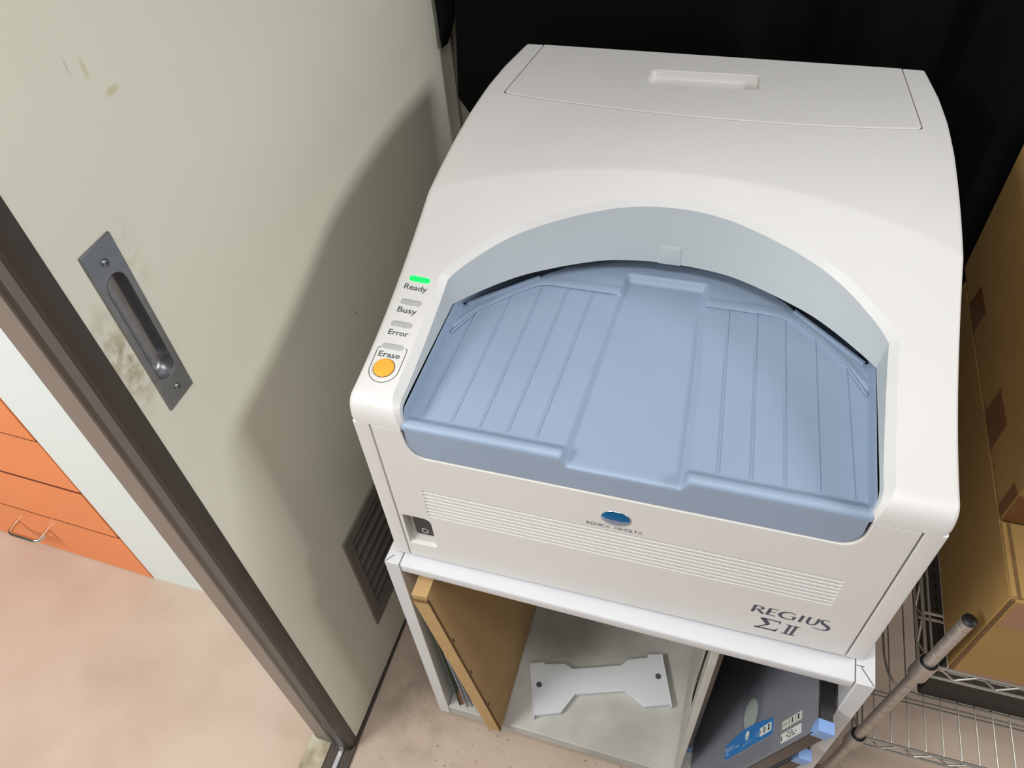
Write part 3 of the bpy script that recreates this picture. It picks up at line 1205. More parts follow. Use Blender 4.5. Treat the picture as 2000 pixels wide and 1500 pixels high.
def tray_bottom(x):
    d = min(x - 0.0598, 0.5133 - x)
    r = 0.020
    if d >= r:
        return 0.2342
    d = max(d, 0)
    return 0.2342 + (r - sqrt(max(0, r * r - (r - d) ** 2))) * 1.2


b = MB()
rows = []


def tx(u, y):
    e0, e1 = tray_edges(y)
    return e0 + (e1 - e0) * u


for k in range(7):
    a = k / 7.0
    rows.append([Vector((max(0.0598, min(0.5133, tx(u, 0))), 0.0009, tray_bottom(tx(u, 0)) + (tray_z(tx(u, 0), 0.0) - tray_bottom(tx(u, 0))) * a)) for u in us])
for y in ys:
    rows.append([Vector((tx(u, y), y + 0.0009, tray_z(tx(u, y), y))) for u in us])
nxs = len(us)
vs = [p for r_ in rows for p in r_]
fs = []
for i in range(len(rows) - 1):
    for k in range(nxs - 1):
        a = i * nxs + k
        fs.append((a, a + 1, a + nxs + 1, a + nxs))
b.add(vs, fs)
tray = b.build('cassette_tray', M['tray'], mach, smooth=60)
for (x0, y0), (x1, y1) in RIBS:
    b = MB()
    w, h = 0.00095, 0.0011
    P = []
    for (x, y) in ((x0, y0), (x1, y1)):
        P.append([Vector((x - w, y, TF - 0.0004)), Vector((x - w * 0.5, y, TF + h)), Vector((x + w * 0.5, y, TF + h)), Vector((x + w, y, TF - 0.0004))])
    b.ring(P[0], P[1])
    b.add(P[0], [(0, 1, 2, 3)])
    b.build('rib', M['tray'], tray, smooth=0)
for pts in ([p for p in LEDGE if p[0] < 0.2345], [p for p in LEDGE if p[0] > 0.3370]):
    b = MB()
    pts = [(max(0.0605, min(0.5125, x)), y) for x, y in pts]
    b.tube([(x, y, TF + 0.0026) for x, y in pts], 0.0011, 8)
    b.build('ledge_bead', M['tray'], tray, smooth=60)
for (x0, y0), (x1, y1) in (((0.0640, 0.1985), (0.1365, 0.2637)), ((0.4362, 0.2659), (0.5100, 0.1990))):
    b = MB()
    d = Vector((x1 - x0, y1 - y0)).normalized()
    q = Vector((-d.y, d.x)) * 0.0022
    P = []
    for x, y in ((x0, y0), (x1, y1)):
        P.append([Vector((x - q.x, y - q.y, 0.2770)), Vector((x - q.x * 0.7, y - q.y * 0.7, 0.2800)), Vector((x + q.x * 0.7, y + q.y * 0.7, 0.2800)), Vector((x + q.x, y + q.y, 0.2770))])
    b.ring(P[0], P[1])
    b.add(P[0], [(0, 1, 2, 3)])
    b.add(P[1], [(3, 2, 1, 0)])
    b.build('guide_rail', M['tray'], tray, smooth=0)


# status lamps, captions and button on the left arm
def farm(u, v, w):
    """follows the cover: u = x, v = y"""
    p = surf(u, v)
    e = 1e-3
    ty = (surf(u, v + e) - surf(u, v - e)).normalized()
    tx = (surf(u + e, v) - surf(u - e, v)).normalized()
    return p - tx.cross(ty).normalized() * w


for i, (cx, cy, word, x0, x1, by) in enumerate([(0.0262, 0.1634, 'Ready', 0.0116, 0.0386, 0.1498), (0.0262, 0.1335, 'Busy', 0.0139, 0.0362, 0.1203), (0.0251, 0.1048, 'Error', 0.0136, 0.0366, 0.0912), (0.0250, 0.0760, 'Erase', 0.0128, 0.0372, 0.0630)]):
    b = MB()
    slab(b, stadium(cx, cy, 0.0245, 0.0072, 8), [], lambda u, v, w: farm(u, v, w - 0.0007), 0.003, 0.0007)
    b.build('status_lamp', M['led_on'] if i == 0 else M['led_off'], mach, smooth=60)
    b = MB()
    put_text(b, word, farm, x0, x1, by - 0.0006, by + 0.0060, bold=0.012, lift=0.0002)
    b.build('caption', M['ink'], mach, smooth=0)
b = MB()
bc = [(0.0250 + 0.0112 * cos(2 * pi * k / 32), 0.0487 + 0.0112 * sin(2 * pi * k / 32)) for k in range(32)]
slab(b, bc, [], lambda u, v, w: farm(u, v, w - 0.0016), 0.003, 0.0005)
eb = b.build('erase_button', M['orange_button'], mach, smooth=40)
eb['label'] = 'round orange push button'
b = MB()
bc2 = [(0.0250 + 0.0117 * cos(2 * pi * k / 32), 0.0487 + 0.0117 * sin(2 * pi * k / 32)) for k in range(33)]
stroke(b, bc2, 0.0007, farm, 0.00015)
b.build('button_gap', M['seam'], eb, smooth=0)
b = MB()
pa = [(0.0130, 0.0735), (0.0102, 0.0735), (0.0094, 0.0715)] + [(0.0094, 0.0715 - 0.004 * k) for k in range(1, 6)]
pa += [(0.0258 - 0.0164 * cos(pi * k / 20), 0.0480 - 0.0172 * sin(pi * k / 20)) for k in range(0, 21)]
pa += [(0.0422, 0.052 + 0.004 * k) for k in range(0, 6)] + [(0.0418, 0.0755), (0.0392, 0.0760)]
stroke(b, pa, 0.00085, farm, 0.00015)
b.build('button_outline', M['ink'], mach, smooth=0)

# maker badge and lettering on the front
ff = frame((0, 0, 0), (1, 0, 0), (0, 0, 1))
b = MB()
BX, BZ, BA, BB = 0.2858, 0.1950, 0.0158, 0.0128
nr_, ns_ = 10, 40
rings_ = []
for i in range(nr_ + 1):
    r = sin(pi / 2 * i / nr_)
    h = cos(pi / 2 * i / nr_)
    rings_.append([Vector((BX + BA * r * cos(2 * pi * k / ns_), -0.0004 - 0.0022 * h, BZ + BB * r * sin(2 * pi * k / ns_))) for k in range(ns_)])
# horizontal bands, so that the white stripes stay straight
zs = [1 - 2 * k / 48 for k in range(49)]
vs = []
for q in zs:
    hw = sqrt(max(0, 1 - q * q))
    for k in range(25):
        u = -1 + 2 * k / 24
        rad = min(1, q * q + (u * hw) ** 2)
        vs.append(Vector((BX + BA * hw * u, -0.0005 - 0.0022 * sqrt(max(0, 1 - rad)), BZ + BB * q)))
for i in range(48):
    q = (zs[i] + zs[i + 1]) / 2
    for k in range(24):
        u = -1 + 2 * (k + 0.5) / 24
        low = -0.02 - 0.16 * (1 - (u * sqrt(1 - q * q)) ** 2) * 0.5
        mi = 0 if q > low else (1 if int((q + 1) * 12.0) % 2 == 0 else 0)
        if q < low and q > low - 0.03:
            mi = 1
        a = i * 25 + k
        b.add([vs[a], vs[a + 25], vs[a + 26], vs[a + 1]], [(0, 1, 2, 3)], mi)
bad = b.build('maker_badge', [M['badge_blue'], M['badge_silver']], fp, smooth=60)
b = MB()
b.tube([(BX + BA * cos(2 * pi * k / 40), -0.0004, BZ + BB * sin(2 * pi * k / 40)) for k in range(40)], 0.0006, 6, closed=True)
b.build('badge_rim', M['badge_silver'], bad, smooth=60)
b = MB()


def seglet(word, x0, x1, z0, h, w):
    """light geometric capitals; the A has no bar"""
    G = {'K': [[(0, 0), (0, 1)], [(0.55, 1), (0.12, 0.5), (0.6, 0)]], 'O': [[(0.5 + 0.5 * cos(a * pi / 10), 0.5 + 0.5 * sin(a * pi / 10)) for a in range(21)]],
         'N': [[(0, 0), (0, 1), (0.75, 0), (0.75, 1)]], 'I': [[(0, 0), (0, 1)]], 'C': [[(0.5 + 0.5 * cos(a * pi / 10), 0.5 + 0.5 * sin(a * pi / 10)) for a in range(3, 18)]],
         'A': [[(0, 0), (0.42, 1), (0.84, 0)]], 'M': [[(0, 0), (0.18, 1), (0.5, 0.15), (0.82, 1), (1, 0)]], 'L': [[(0, 1), (0, 0), (0.45, 0)]], 'T': [[(0, 1), (0.7, 1)], [(0.35, 1), (0.35, 0)]], ' ': []}
    Wd = {'K': 0.6, 'O': 1, 'N': 0.75, 'I': 0.05, 'C': 0.85, 'A': 0.84, 'M': 1, 'L': 0.45, 'T': 0.7, ' ': 0.45}
    tot = sum(Wd[c] + 0.32 for c in word) - 0.32
    k = (x1 - x0) / tot
    x = x0
    for c in word:
        for s_ in G[c]:
            stroke(b, [(x + p[0] * k, z0 + p[1] * h) for p in s_], w, ff, 0.0002)
        x += (Wd[c] + 0.32) * k


seglet('KONICA MINOLTA', 0.2548, 0.3140, 0.1736, 0.0050, 0.00085)
b.build('maker_name', M['brandink'], fp, smooth=0)

# product name
b = MB()
RX0, RZ0, RH = 0.4440, 0.0622, 0.0165
SLN = 0.10


def ft(u, v, w):
    return ff(u + (v - RZ0) * SLN, v, w)


def gl(pts, w):
    stroke(b, pts, w, ft, 0.0002)


T, t_ = 0.0034, 0.0013
zt, zb = RZ0 + RH, RZ0
x = RX0 + 0.0017                                             # R
gl([(x, zb), (x, zt)], T)
gl(bez((x - 0.0014, zt - 0.0006), (x + 0.012, zt + 0.001), (x + 0.012, zt - 0.0085), (x + 0.0015, zt - 0.0085)), [0.0012, 0.0013, 0.0016, 0.0022, 0.0028, 0.003, 0.0028, 0.0022, 0.0016, 0.0012, 0.001])
gl([(x + 0.004, zt - 0.0085), (x + 0.0118, zb)], [0.0022, 0.0038])
x += 0.0160                                                  # E
gl([(x, zb), (x, zt)], T)
for zz, ln in ((zt - t_ / 2, 0.0088), (zb + RH * 0.53, 0.0076), (zb + t_ / 2, 0.0092)):
    gl([(x, zz), (x + ln, zz)], t_)
x += 0.0210                                                  # G
gl([(x + 0.0088 * cos(a), zb + RH / 2 + (RH / 2 - 0.0005) * sin(a)) for a in [radians(42 + 276 * k / 24) for k in range(25)]],
   [0.0011 + 0.0028 * max(0, sin(pi * k / 24)) ** 2 for k in range(25)])
gl([(x + 0.0066, zb + 0.0012), (x + 0.0066, zb + 0.0085)], 0.0028)
gl([(x + 0.0025, zb + 0.0080), (x + 0.0085, zb + 0.0080)], 0.0012)
x += 0.0136                                                  # I
gl([(x, zb), (x, zt)], T)
x += 0.0072                                                  # U
gl([(x, zt), (x, zb + 0.006)] + bez((x, zb + 0.006), (x, zb - 0.0022), (x + 0.0095, zb - 0.0022), (x + 0.0095, zb + 0.006), 8)[1:] + [(x + 0.0095, zt)], [T, T] + [0.003, 0.0026, 0.002, 0.0016, 0.0018, 0.0022, 0.0026, 0.003] + [T])
x += 0.0142                                                  # swash S
gl(bez((x + 0.0068, zt - 0.0006), (x - 0.0030, zt + 0.0030), (x - 0.0040, zb + 0.011), (x + 0.0050, zb + 0.0055), 12) + bez((x + 0.0050, zb + 0.0055), (x + 0.0150, zb - 0.0010), (x + 0.0090, zb - 0.0105), (x - 0.0055, zb - 0.0050), 14)[1:],
   [0.0010 + 0.0030 * max(0.0, sin(pi * k / 26)) ** 1.5 for k in range(27)])
# sigma
SX, SZ0, SZ1 = 0.4572, 0.0268, 0.0530
gl([(SX + 0.0008, SZ1 - 0.0012), (SX + 0.0225, SZ1 - 0.0012)], 0.0024)
gl([(SX + 0.0220, SZ1), (SX + 0.0228, SZ1 - 0.0068)], [0.0022, 0.0008])
gl([(SX + 0.0030, SZ1 - 0.0005), (SX + 0.0125, (SZ0 + SZ1) / 2 + 0.0002)], 0.0052)
gl([(SX + 0.0125, (SZ0 + SZ1) / 2 + 0.0008), (SX + 0.0020, SZ0 + 0.0012)], [0.0030, 0.0018])
gl([(SX - 0.0005, SZ0 + 0.0016), (SX + 0.0232, SZ0 + 0.0016)], 0.0032)
gl([(SX + 0.0225, SZ0 + 0.0004), (SX + 0.0245, SZ0 + 0.0085)], [0.0030, 0.0008])
# II
IX, IZ0, IZ1 = 0.4868, 0.0262, 0.0500
for dx in (0.0045, 0.0108):
    gl([(IX + dx, IZ0), (IX + dx, IZ1)], 0.0034)
gl([(IX, IZ1 - 0.0007), (IX + 0.0152, IZ1 - 0.0007)], 0.0015)
gl([(IX, IZ0 + 0.0007), (IX + 0.0152, IZ0 + 0.0007)], 0.0015)
b.build('product_name', M['brandink'], fp, smooth=0)

# ================================================================== cart under the reader
CA = radians(-1.0)
cart = thing('equipment_cart', 'light grey open-front steel cart carrying the plate reader', 'cart', (0.29, 0.28, FZ))


def rc(p):
    x, y, z = p[0] + 0.0119, p[1] + 0.0155, p[2]
    return Vector((-0.0119 + x * cos(CA) - y * sin(CA), -0.0155 + x * sin(CA) + y * cos(CA), z))


class RMB(MB):
    def add(s, vs, fs, mi=0):
        return MB.add(s, [rc(p) for p in vs], fs, mi)


C0, C1, CF, CBk = -0.0119, 0.5928, -0.0155, 0.655
CT, CB = -0.0006, -0.5575
b = RMB()
b.box(C0 + 0.0212, C1 - 0.0212, CF + 0.0002, CBk, CT - 0.0180, CT, 0.0035, 3)
b.build('top_panel', M['cart'], cart)
for x0, x1 in ((C0, C0 + 0.0205), (C1 - 0.0205, C1)):
    b = RMB()
    b.box(x0, x1, CF, CBk, CB, CT, 0.0014, 2)
    sp = b.build('side_panel', M['cart'], cart)
    b = RMB()
    if x0 < 0:
        marks = [((x0 + 0.0015, CF + 0.001), (x0 + 0.0095, CF + 0.012))]
    else:
        marks = [((x1 - 0.0012, CF + 0.0010), (x1 - 0.0150, CF + 0.0200)), ((x0 - 0.000, CF + 0.0215), (x0 + 0.0085, CF + 0.0215))]
    for p, q in marks:
        d = (Vector(q) - Vector(p)).normalized()
        w = Vector((-d.y, d.x)) * 0.0005
        b.add([(p[0] + w.x, p[1] + w.y, CT + 0.0002), (p[0] - w.x, p[1] - w.y, CT + 0.0002), (q[0] - w.x, q[1] - w.y, CT + 0.0002), (q[0] + w.x, q[1] + w.y, CT + 0.0002)], [(0, 1, 2, 3)])
    b.build('joint_slit', M['seam'], sp, smooth=0)
b = RMB()
b.box(C0 + 0.0212, C1 - 0.0212, CF + 0.0002, CBk, CB + 0.0010, -0.5225, 0.0016, 2)
b.build('bottom_shelf', M['cart_in'], cart)
b = RMB()
b.box(0.4145, 0.4240, CF + 0.004, CBk - 0.012, -0.5222, CT - 0.0182, 0.0012, 2)
b.build('divider', M['cart_in'], cart)
b = RMB()
b.box(C0 + 0.0208, C1 - 0.0208, CBk - 0.011, CBk - 0.0005, -0.5222, CT - 0.0182)
b.build('back_panel', M['cart'], cart, smooth=0)
for sx, sy in ((0.03, 0.05), (0.55, 0.05), (0.03, 0.55), (0.55, 0.55)):
    b = MB()
    b.tube([(sx, sy, FZ + 0.0005), (sx, sy, CB)], [0.017, 0.014], 16)
    b.build('foot', M['foot'], cart, smooth=40)
# loose facing strip bowing off the divider
b = MB()
A, B = [], []
for k in range(13):
    z = -0.030 - 0.26 * k / 12
    bow = 0.0045 * sin(pi * k / 12)
    A.append(rc((0.4140 - bow, CF + 0.030 + 0.0, z)))
    B.append(rc((0.4140 - bow * 0.2, CF + 0.052, z)))
b.ring(A, B, closed=False)
b.ring([p - Vector((0.0008, 0, 0)) for p in A], [p - Vector((0.0008, 0, 0)) for p in B], closed=False)
b.ring(A, [p - Vector((0.0008, 0, 0)) for p in A], closed=False)
b.build('loose_edging', M['cart_in'], cart, smooth=60)

# ---- flat carton leaning in the left bay
SZ = -0.5220


def lean_prism(mb, BR, TR, th, y0, y1):
    """plate leaning left: BR bottom right corner, TR top right (x,z), thickness th"""
    a, c = Vector(BR), Vector(TR)
    e = (c - a).normalized()
    nn = Vector((-e.y, e.x))
    if nn.x > 0:
        nn = -nn
    q = [a, c, c + nn * th, a + nn * th]
    mb.ring([(p.x, y0, p.y) for p in q], [(p.x, y1, p.y) for p in q])
    mb.add([(p.x, y0, p.y) for p in q], [(0, 1, 2, 3)])
    mb.add([(p.x, y1, p.y) for p in q], [(3, 2, 1, 0)])
    return a, e, nn


car = thing('flat_carton', 'flat brown cardboard carton leaning in the left bay of the cart', 'box', (0.10, 0.10, SZ))
b = MB()
a_, e_, n_ = lean_prism(b, (0.1137, SZ + 0.004), (0.0475, -0.0440), 0.0230, -0.031, 0.31)
b.build('body', M['card'], car, smooth=0)
Lc = 0.480


def fc(u, v, w):
    """front of the carton: u 0..thickness (left), v up the edge"""
    q = a_ + n_ * u + e_ * v
    return Vector((q.x, -0.0312 - w * -1 - 0.003, q.y))


b = MB()
slab(b, rect(-0.0004, 0.0226, 0.001, Lc - 0.014), [], lambda u, v, w: fc(u, v, w), 0.0028)
b.build('front_flap', M['card'], car, smooth=0)
b = MB()
for u0, u1, v0, v1 in ((-0.0012, -0.0002, 0.002, Lc - 0.004), (-0.0012, 0.0235, Lc - 0.0135, Lc - 0.0123)):
    P = [fc(u, v, 0) + Vector((0, -0.0003, 0)) for u, v in ((u0, v0), (u1, v0), (u1, v1), (u0, v1))]
    b.add(P + [p + Vector((0, 0.004, 0)) for p in P], [(0, 1, 2, 3), (0, 4, 5, 1), (1, 5, 6, 2), (2, 6, 7, 3), (3, 7, 4, 0)])
b.build('cut_edge', M['card_edge'], car, smooth=0)
for v in (0.10, 0.225, 0.335):
    b = MB()
    q = a_ + e_ * v - n_ * 0.0006
    P = [Vector((q.x, -0.028, q.y)), Vector((q.x + e_.x * 0.013, -0.028, q.y + e_.y * 0.013)), Vector((q.x + e_.x * 0.011, -0.0245, q.y + e_.y * 0.011)), Vector((q.x + e_.x * 0.003, -0.0250, q.y + e_.y * 0.003))]
    b.add(P, [(0, 1, 2, 3)])
    b.build('tab_slot', M['card_edge'], car, smooth=0)

# ---- green board, papers and film bag between carton and side
b = MB()
lean_prism(b, (0.0300, SZ + 0.001), (0.0215, -0.120), 0.0018, -0.009, 0.29)
o = b.build('folder', M['green'], smooth=0, loc=(0.026, 0.14, SZ))
tag(o, 'thin green folder against the left wall of the cart', 'folder')
b = MB()
lean_prism(b, (0.0345, SZ + 0.001), (0.0315, SZ + 0.05), 0.0045, -0.006, 0.26)
o = b.build('wooden_slat', M['wood'], smooth=0, loc=(0.032, 0.1, SZ))
tag(o, 'short brown wooden slat on the cart floor beside the green folder', 'slat')
pp = thing('paper_bundle', 'white papers with blue lines tucked behind the leaning carton', 'papers', (0.045, 0.12, SZ))
for kx in range(3):
    b = MB()
    A, B, A2 = [], [], []
    for k in range(15):
        z = SZ + 0.002 + k * 0.0265
        s_ = k / 14
        x = 0.0400 + kx * 0.0060 - 0.0145 * s_ + 0.0030 * sin(s_ * 5 + kx) * (1 - s_) - 0.0032 * kx * s_
        A.append(Vector((x, -0.010 + 0.003 * kx, z)))
        B.append(Vector((x, 0.25, z)))
        A2.append(Vector((x + 0.0014, -0.010 + 0.003 * kx, z)))
    B2 = [p + Vector((0.0014, 0, 0)) for p in B]
    b.ring(A, B, closed=False)
    b.ring(A2, B2, closed=False)
    b.ring(A, A2, closed=False)
    sh = b.build('sheet', M['paper'], pp, smooth=60)
    if kx < 2:
        b = MB()
        b.ring([p + Vector((0.0015, -0.0006, 0)) for p in A[1:]], [p + Vector((0.0030, -0.0004, 0)) for p in A[1:]], closed=False)
        b.build('blue_edge', M['paper_line'], sh, smooth=60)
b = MB()
nu, nv = 26, 26
vs = []
for i in range(nu + 1):
    for k in range(nv + 1):
        s_, t = i / nu, k / nv
        z = SZ + 0.003 + 0.26 * s_
        xr = 0.086 - (z - SZ) * 0.139
        x = 0.052 + (xr - 0.054) * (0.25 + 0.6 * t) * (1 - 0.25 * s_) + 0.0030 * sin(9 * s_ + 7 * t) + 0.0016 * sin(23 * t + 13 * s_)
        x = min(x, xr - 0.002)
        y = -0.012 + 0.20 * t + 0.006 * sin(8 * s_)
        vs.append((x, y, z))
fs = [(i * (nv + 1) + k, i * (nv + 1) + k + 1, (i + 1) * (nv + 1) + k + 1, (i + 1) * (nv + 1) + k) for i in range(nu) for k in range(nv)]
b.add(vs, fs)
o = b.build('plastic_bag', M['film'], smooth=70, loc=(0.065, 0.1, SZ))
tag(o, 'crumpled clear plastic bag between papers and leaning carton', 'bag')

# ---- grey plate lying on the cart floor
plate = thing('spacer_plate', 'grey plastic waisted plate with two dark holes lying in the cart middle bay', 'plate', (0.26, 0.12, SZ))
PT = -0.5095
PLATE = [(0.1334, 0.0946), (0.1585, 0.1033), (0.16, 0.0992), (0.1963, 0.1098), (0.2113, 0.1038), (0.2958, 0.133), (0.3052, 0.1463), (0.3402, 0.16), (0.3393, 0.1653), (0.364, 0.1727), (0.3941, 0.087), (0.3492, 0.0709), (0.3115, 0.0895), (0.2266, 0.0605), (0.209, 0.0225), (0.1642, 0.0058)]
HOLES = [(0.1596, 0.0602), (0.3643, 0.1297)]
b = MB()
fpl = lambda u, v, w: Vector((u, v, PT - w))
slab(b, PLATE, [], fpl, 0.0118, 0.0010)
b.build('plate_body', M['bracket'], plate)
for (x0, y0), (x1, y1) in ((PLATE[0], PLATE[15]), (PLATE[9], PLATE[10])):
    b = MB()
    d = Vector((x1 - x0, y1 - y0)).normalized()
    q = Vector((-d.y, d.x)) * 0.0012
    e = d * 0.004
    P = [(x0 + q.x, y0 + q.y), (x0 - q.x, y0 - q.y), (x1 - q.x + e.x, y1 - q.y + e.y), (x1 + q.x + e.x, y1 + q.y + e.y)]
    slab(b, P, [], lambda u, v, w: Vector((u, v, PT + 0.0006 - w)), 0.0125, 0.0004)
    b.build('end_flange', M['bracket'], plate)
for hx, hy in HOLES:
    b = MB()
    cc = [(hx + 0.0052 * cos(2 * pi * k / 24), hy + 0.0052 * sin(2 * pi * k / 24)) for k in range(24)]
    b.add([(u, v, PT + 0.0003) for u, v in cc], [tuple(range(24))])
    b.ring([(u, v, PT + 0.0003) for u, v in cc], [(u, v, PT - 0.002) for u, v in cc])
    b.build('screw_hole', M['hole'], plate, smooth=0)


# ---- cassettes in the right bay
def cassette(name, label, base, ang, H, D, th, group, face=True):
    """base: bottom-left front corner of the visible face; leans right by ang"""
    e = Vector((sin(ang), 0, cos(ang)))
    nn = Vector((-cos(ang), 0, sin(ang)))                    # face normal (up and left)
    o = Vector(base)
    t = thing(name, label, 'cassette', (base[0] + 0.03, base[1] + D / 2, base[2]), group)

    def f(s_, d, w):
        return o + e * s_ + Vector((0, d, 0)) - nn * w
    ring_ = [(0.0, 0.0), (H, 0.0), (H, D), (0.0, D)]
    b = MB()
    slab(b, rounded(ring_, 0.006, 3), [], lambda u, v, w: f(u, v, w), th, 0.0008)
    b.build('frame', M['cas_edge'], t)
    b = MB()
    slab(b, rounded([(0.002, 0.0015), (H - 0.0035, 0.0015), (H - 0.0035, D - 0.002), (0.002, D - 0.002)], [0.004, 0.012, 0.004, 0.004], 4), [], lambda u, v, w: f(u, v, w - 0.0006), 0.0016)
    fcp = b.build('face_panel', M['cas_face'], t)
    b = MB()
    slab(b, [(0.012, -th + 0.001), (D - 0.012, -th + 0.001), (D - 0.012, -0.001), (0.012, -0.001)], [], lambda u, v, w: f(H + 0.0006 - w, u, -v), 0.003)
    b.build('top_strip', M['cas_black'], t, smooth=0)
    for s0, s1, d0, d1 in ((H - 0.021, H + 0.0016, -0.0016, 0.0135), (-0.0006, 0.018, -0.0016, 0.0115), (H - 0.021, H + 0.0016, D - 0.0135, D + 0.0016), (-0.0006, 0.018, D - 0.0115, D + 0.0016)):
        b = MB()
        rr = [0.010, 0.001, 0.001, 0.001] if s0 > 0.1 and d0 < 0.1 else 0.001
        pts = [(s0, d0), (s1, d0), (s1, d1), (s0, d1)]
        if s0 > 0.1 and d0 < 0.1:
            pts = [(s0, d0), (s1, d0), (s1, d1), (s0 + 0.012, d1), (s0 + 0.003, d1 - 0.006)]
            rr = [0.001, 0.001, 0.001, 0.006, 0.004]
        slab(b, rounded(pts, rr, 4), [], lambda u, v, w: f(u, v, w - 0.0016), th + 0.0030, 0.001)
        b.build('corner_cap', M['cap_blue'], t)
    return t, f, fcp


c2, f2, face2 = cassette('imaging_cassette', 'largest dark grey cassette with blue label leaning right in the cart', (0.4404780, -0.06, SZ), math.atan2(0.23621459, 0.97170092), 0.462, 0.385, 0.0165, 'imaging cassettes in the cart')
fl2 = lambda u, v, w: f2(u, v, w - 0.0008)


def lab(name, pts, m, lift=0.0002, par=None):
    b = MB()
    pts = ccw(pts)
    vs, fs = fill([pts])
    b.add([fl2(u, v, -lift) for u, v in vs], fs)
    b.ring([fl2(u, v, -lift) for u, v in pts], [fl2(u, v, 0.0) for u, v in pts])
    return b.build(name, m, par or c2, smooth=0)


lab('window_ring', [(0.2545 + 0.0375 * cos(a), 0.0860 + 0.0440 * sin(a)) for a in [2 * pi * k / 40 for k in range(40)]], M['oval_ring'], 0.0002)
lab('window', [(0.2500 + 0.0245 * cos(a), 0.0760 + 0.0225 * sin(a)) for a in [2 * pi * k / 32 for k in range(32)]], M['oval'], 0.0004)
bl = lab('blue_label', [(0.1629, 0.0303), (0.1622, 0.0510)] + [(0.1622 + 0.1695 * k / 14, 0.0510 + 0.0088 * sin(pi * min(1, k / 14 * 0.98)) - 0.0025 * (k / 14)) for k in range(1, 15)] + [(0.3305, 0.0282)], M['label_blue'], 0.0006)
wl = lab('white_label', rect(0.2895, 0.3268, 0.0337, 0.0456, 0.0012, 2), M['label_white'], 0.0008)
w1 = lab('pale_label', rect(0.3602, 0.4170, 0.0250, 0.0356), M['label_cream'], 0.0003)
w2_ = lab('white_sticker', rect(0.3585, 0.4163, 0.0080, 0.0200, 0.0012, 2), M['label_white'], 0.0004)
# print on the labels
b = MB()
for i, (dx, w) in enumerate(((0.0030, 0.0014), (0.0125, 0.0040), (0.0205, 0.0012), (0.0270, 0.0055))):
    x0 = 0.2895 + dx
    if i in (1, 3):
        stroke(b, [(x0 + w / 2, 0.0360), (x0 + w / 2, 0.0400), (x0 + w / 2, 0.0440)], [w, w * 0.6, w * 0.9], fl2, 0.0010)
    else:
        stroke(b, [(x0, 0.0375), (x0, 0.0415)], w, fl2, 0.0010)
stroke(b, [(0.3205, 0.0360), (0.3190, 0.0425)], 0.0012, fl2, 0.0010)
b.build('label_print', M['label_black'], wl, smooth=0)
b = MB()
for k in range(4):
    stroke(b, [(0.3625 + 0.0035 * k, 0.0285), (0.3625 + 0.0035 * k, 0.0305 + 0.001 * (k % 2))], 0.0012, fl2, 0.0005)
for x0, w in ((0.3815, 0.0018), (0.3905, 0.0042), (0.3995, 0.0010), (0.4080, 0.0055)):
    stroke(b, [(x0, 0.0275), (x0, 0.0305), (x0, 0.0338)], [w, w * 0.55, w * 0.85], fl2, 0.0005)
b.build('label_print', M['label_black'], w1, smooth=0)
b = MB()
for k, (x0, x1) in enumerate(((0.3760, 0.3930), (0.3745, 0.4040), (0.3795, 0.4010))):
    y = 0.0172 - k * 0.0030
    n_ = 9
    for q in range(n_):
        if (q * 7 + k) % 5 == 0:
            continue
        xa = x0 + (x1 - x0) * q / n_
        stroke(b, [(xa, y), (xa + (x1 - x0) / n_ * 0.75, y)], 0.0015, fl2, 0.0006)
stroke(b, [(0.3615, 0.0105), (0.3615, 0.0165)], 0.0026, fl2, 0.0006)
b.build('label_print', M['label_black'], w2_, smooth=0)
b = MB()
put_text(b, 'REGIUS', lambda u, v, w: fl2(u, v, w), 0.1655, 0.1955, 0.0395, 0.0465, bold=0.01, lift=0.0008)
stroke(b, [(0.1660, 0.0362), (0.1790, 0.0362)], 0.0016, fl2, 0.0008)
for k in range(3):
    stroke(b, [(0.2025 + 0.005 * k, 0.0400), (0.2060 + 0.005 * k, 0.0400)], 0.0024, fl2, 0.0008)
put_text(b, 'CE', lambda u, v, w: fl2(u, v, w), 0.2765, 0.2860, 0.0362, 0.0420, lift=0.0008)
put_text(b, 'KONICA MINOLTA', lambda u, v, w: fl2(u, v, w), 0.2290, 0.2640, 0.0345, 0.0366, lift=0.0008)
b.build('label_lettering', M['label_pale'], bl, smooth=0)
b = MB()
el = [(0.2452 + 0.0072 * cos(2 * pi * k / 24), 0.0468 + 0.0066 * sin(2 * pi * k / 24)) for k in range(24)]
b.add([fl2(u, v, -0.0008) for u, v in el], [tuple(range(24))])
b.build('label_emblem', M['label_white'], bl, smooth=0)
b = MB()
for k in range(3):
    stroke(b, [(0.2395, 0.0455 - 0.0014 * k), (0.2510, 0.0455 - 0.0014 * k)], 0.0005, fl2, 0.0010)
b.build('emblem_stripe', M['label_blue'], bl, smooth=0)
b = MB()
for k in range(5):
    v = 0.0235 - 0.0040 * k
    stroke(b, [(0.075 + 0.02 * (k % 2), v), (0.330, v)], 0.0008, fl2, 0.0003)
b.build('ridge_line', M['oval_ring'], c2, smooth=0)

cassette('imaging_cassette', 'small dark cassette with blue corner under the largest leaning one', (0.4740, -0.050, SZ), math.atan2(0.245, 0.97), 0.325, 0.28, 0.0150, 'imaging cassettes in the cart')
cassette('imaging_cassette', 'black cassette standing upright against the cart divider', (0.4262, 0.020, SZ + 0.001), 0.0, 0.47, 0.38, 0.0110, 'imaging cassettes in the cart')

# ================================================================== wire rack and boxes on the right
rack = thing('wire_rack', 'chrome two-tier wire rack standing right of the cart', 'rack', (0.664, 0.067, FZ))
LEAN = (0.0155, -0.0110)                                     # lean of the posts over 0.65 m
RX = 1.28
RYB = 0.60


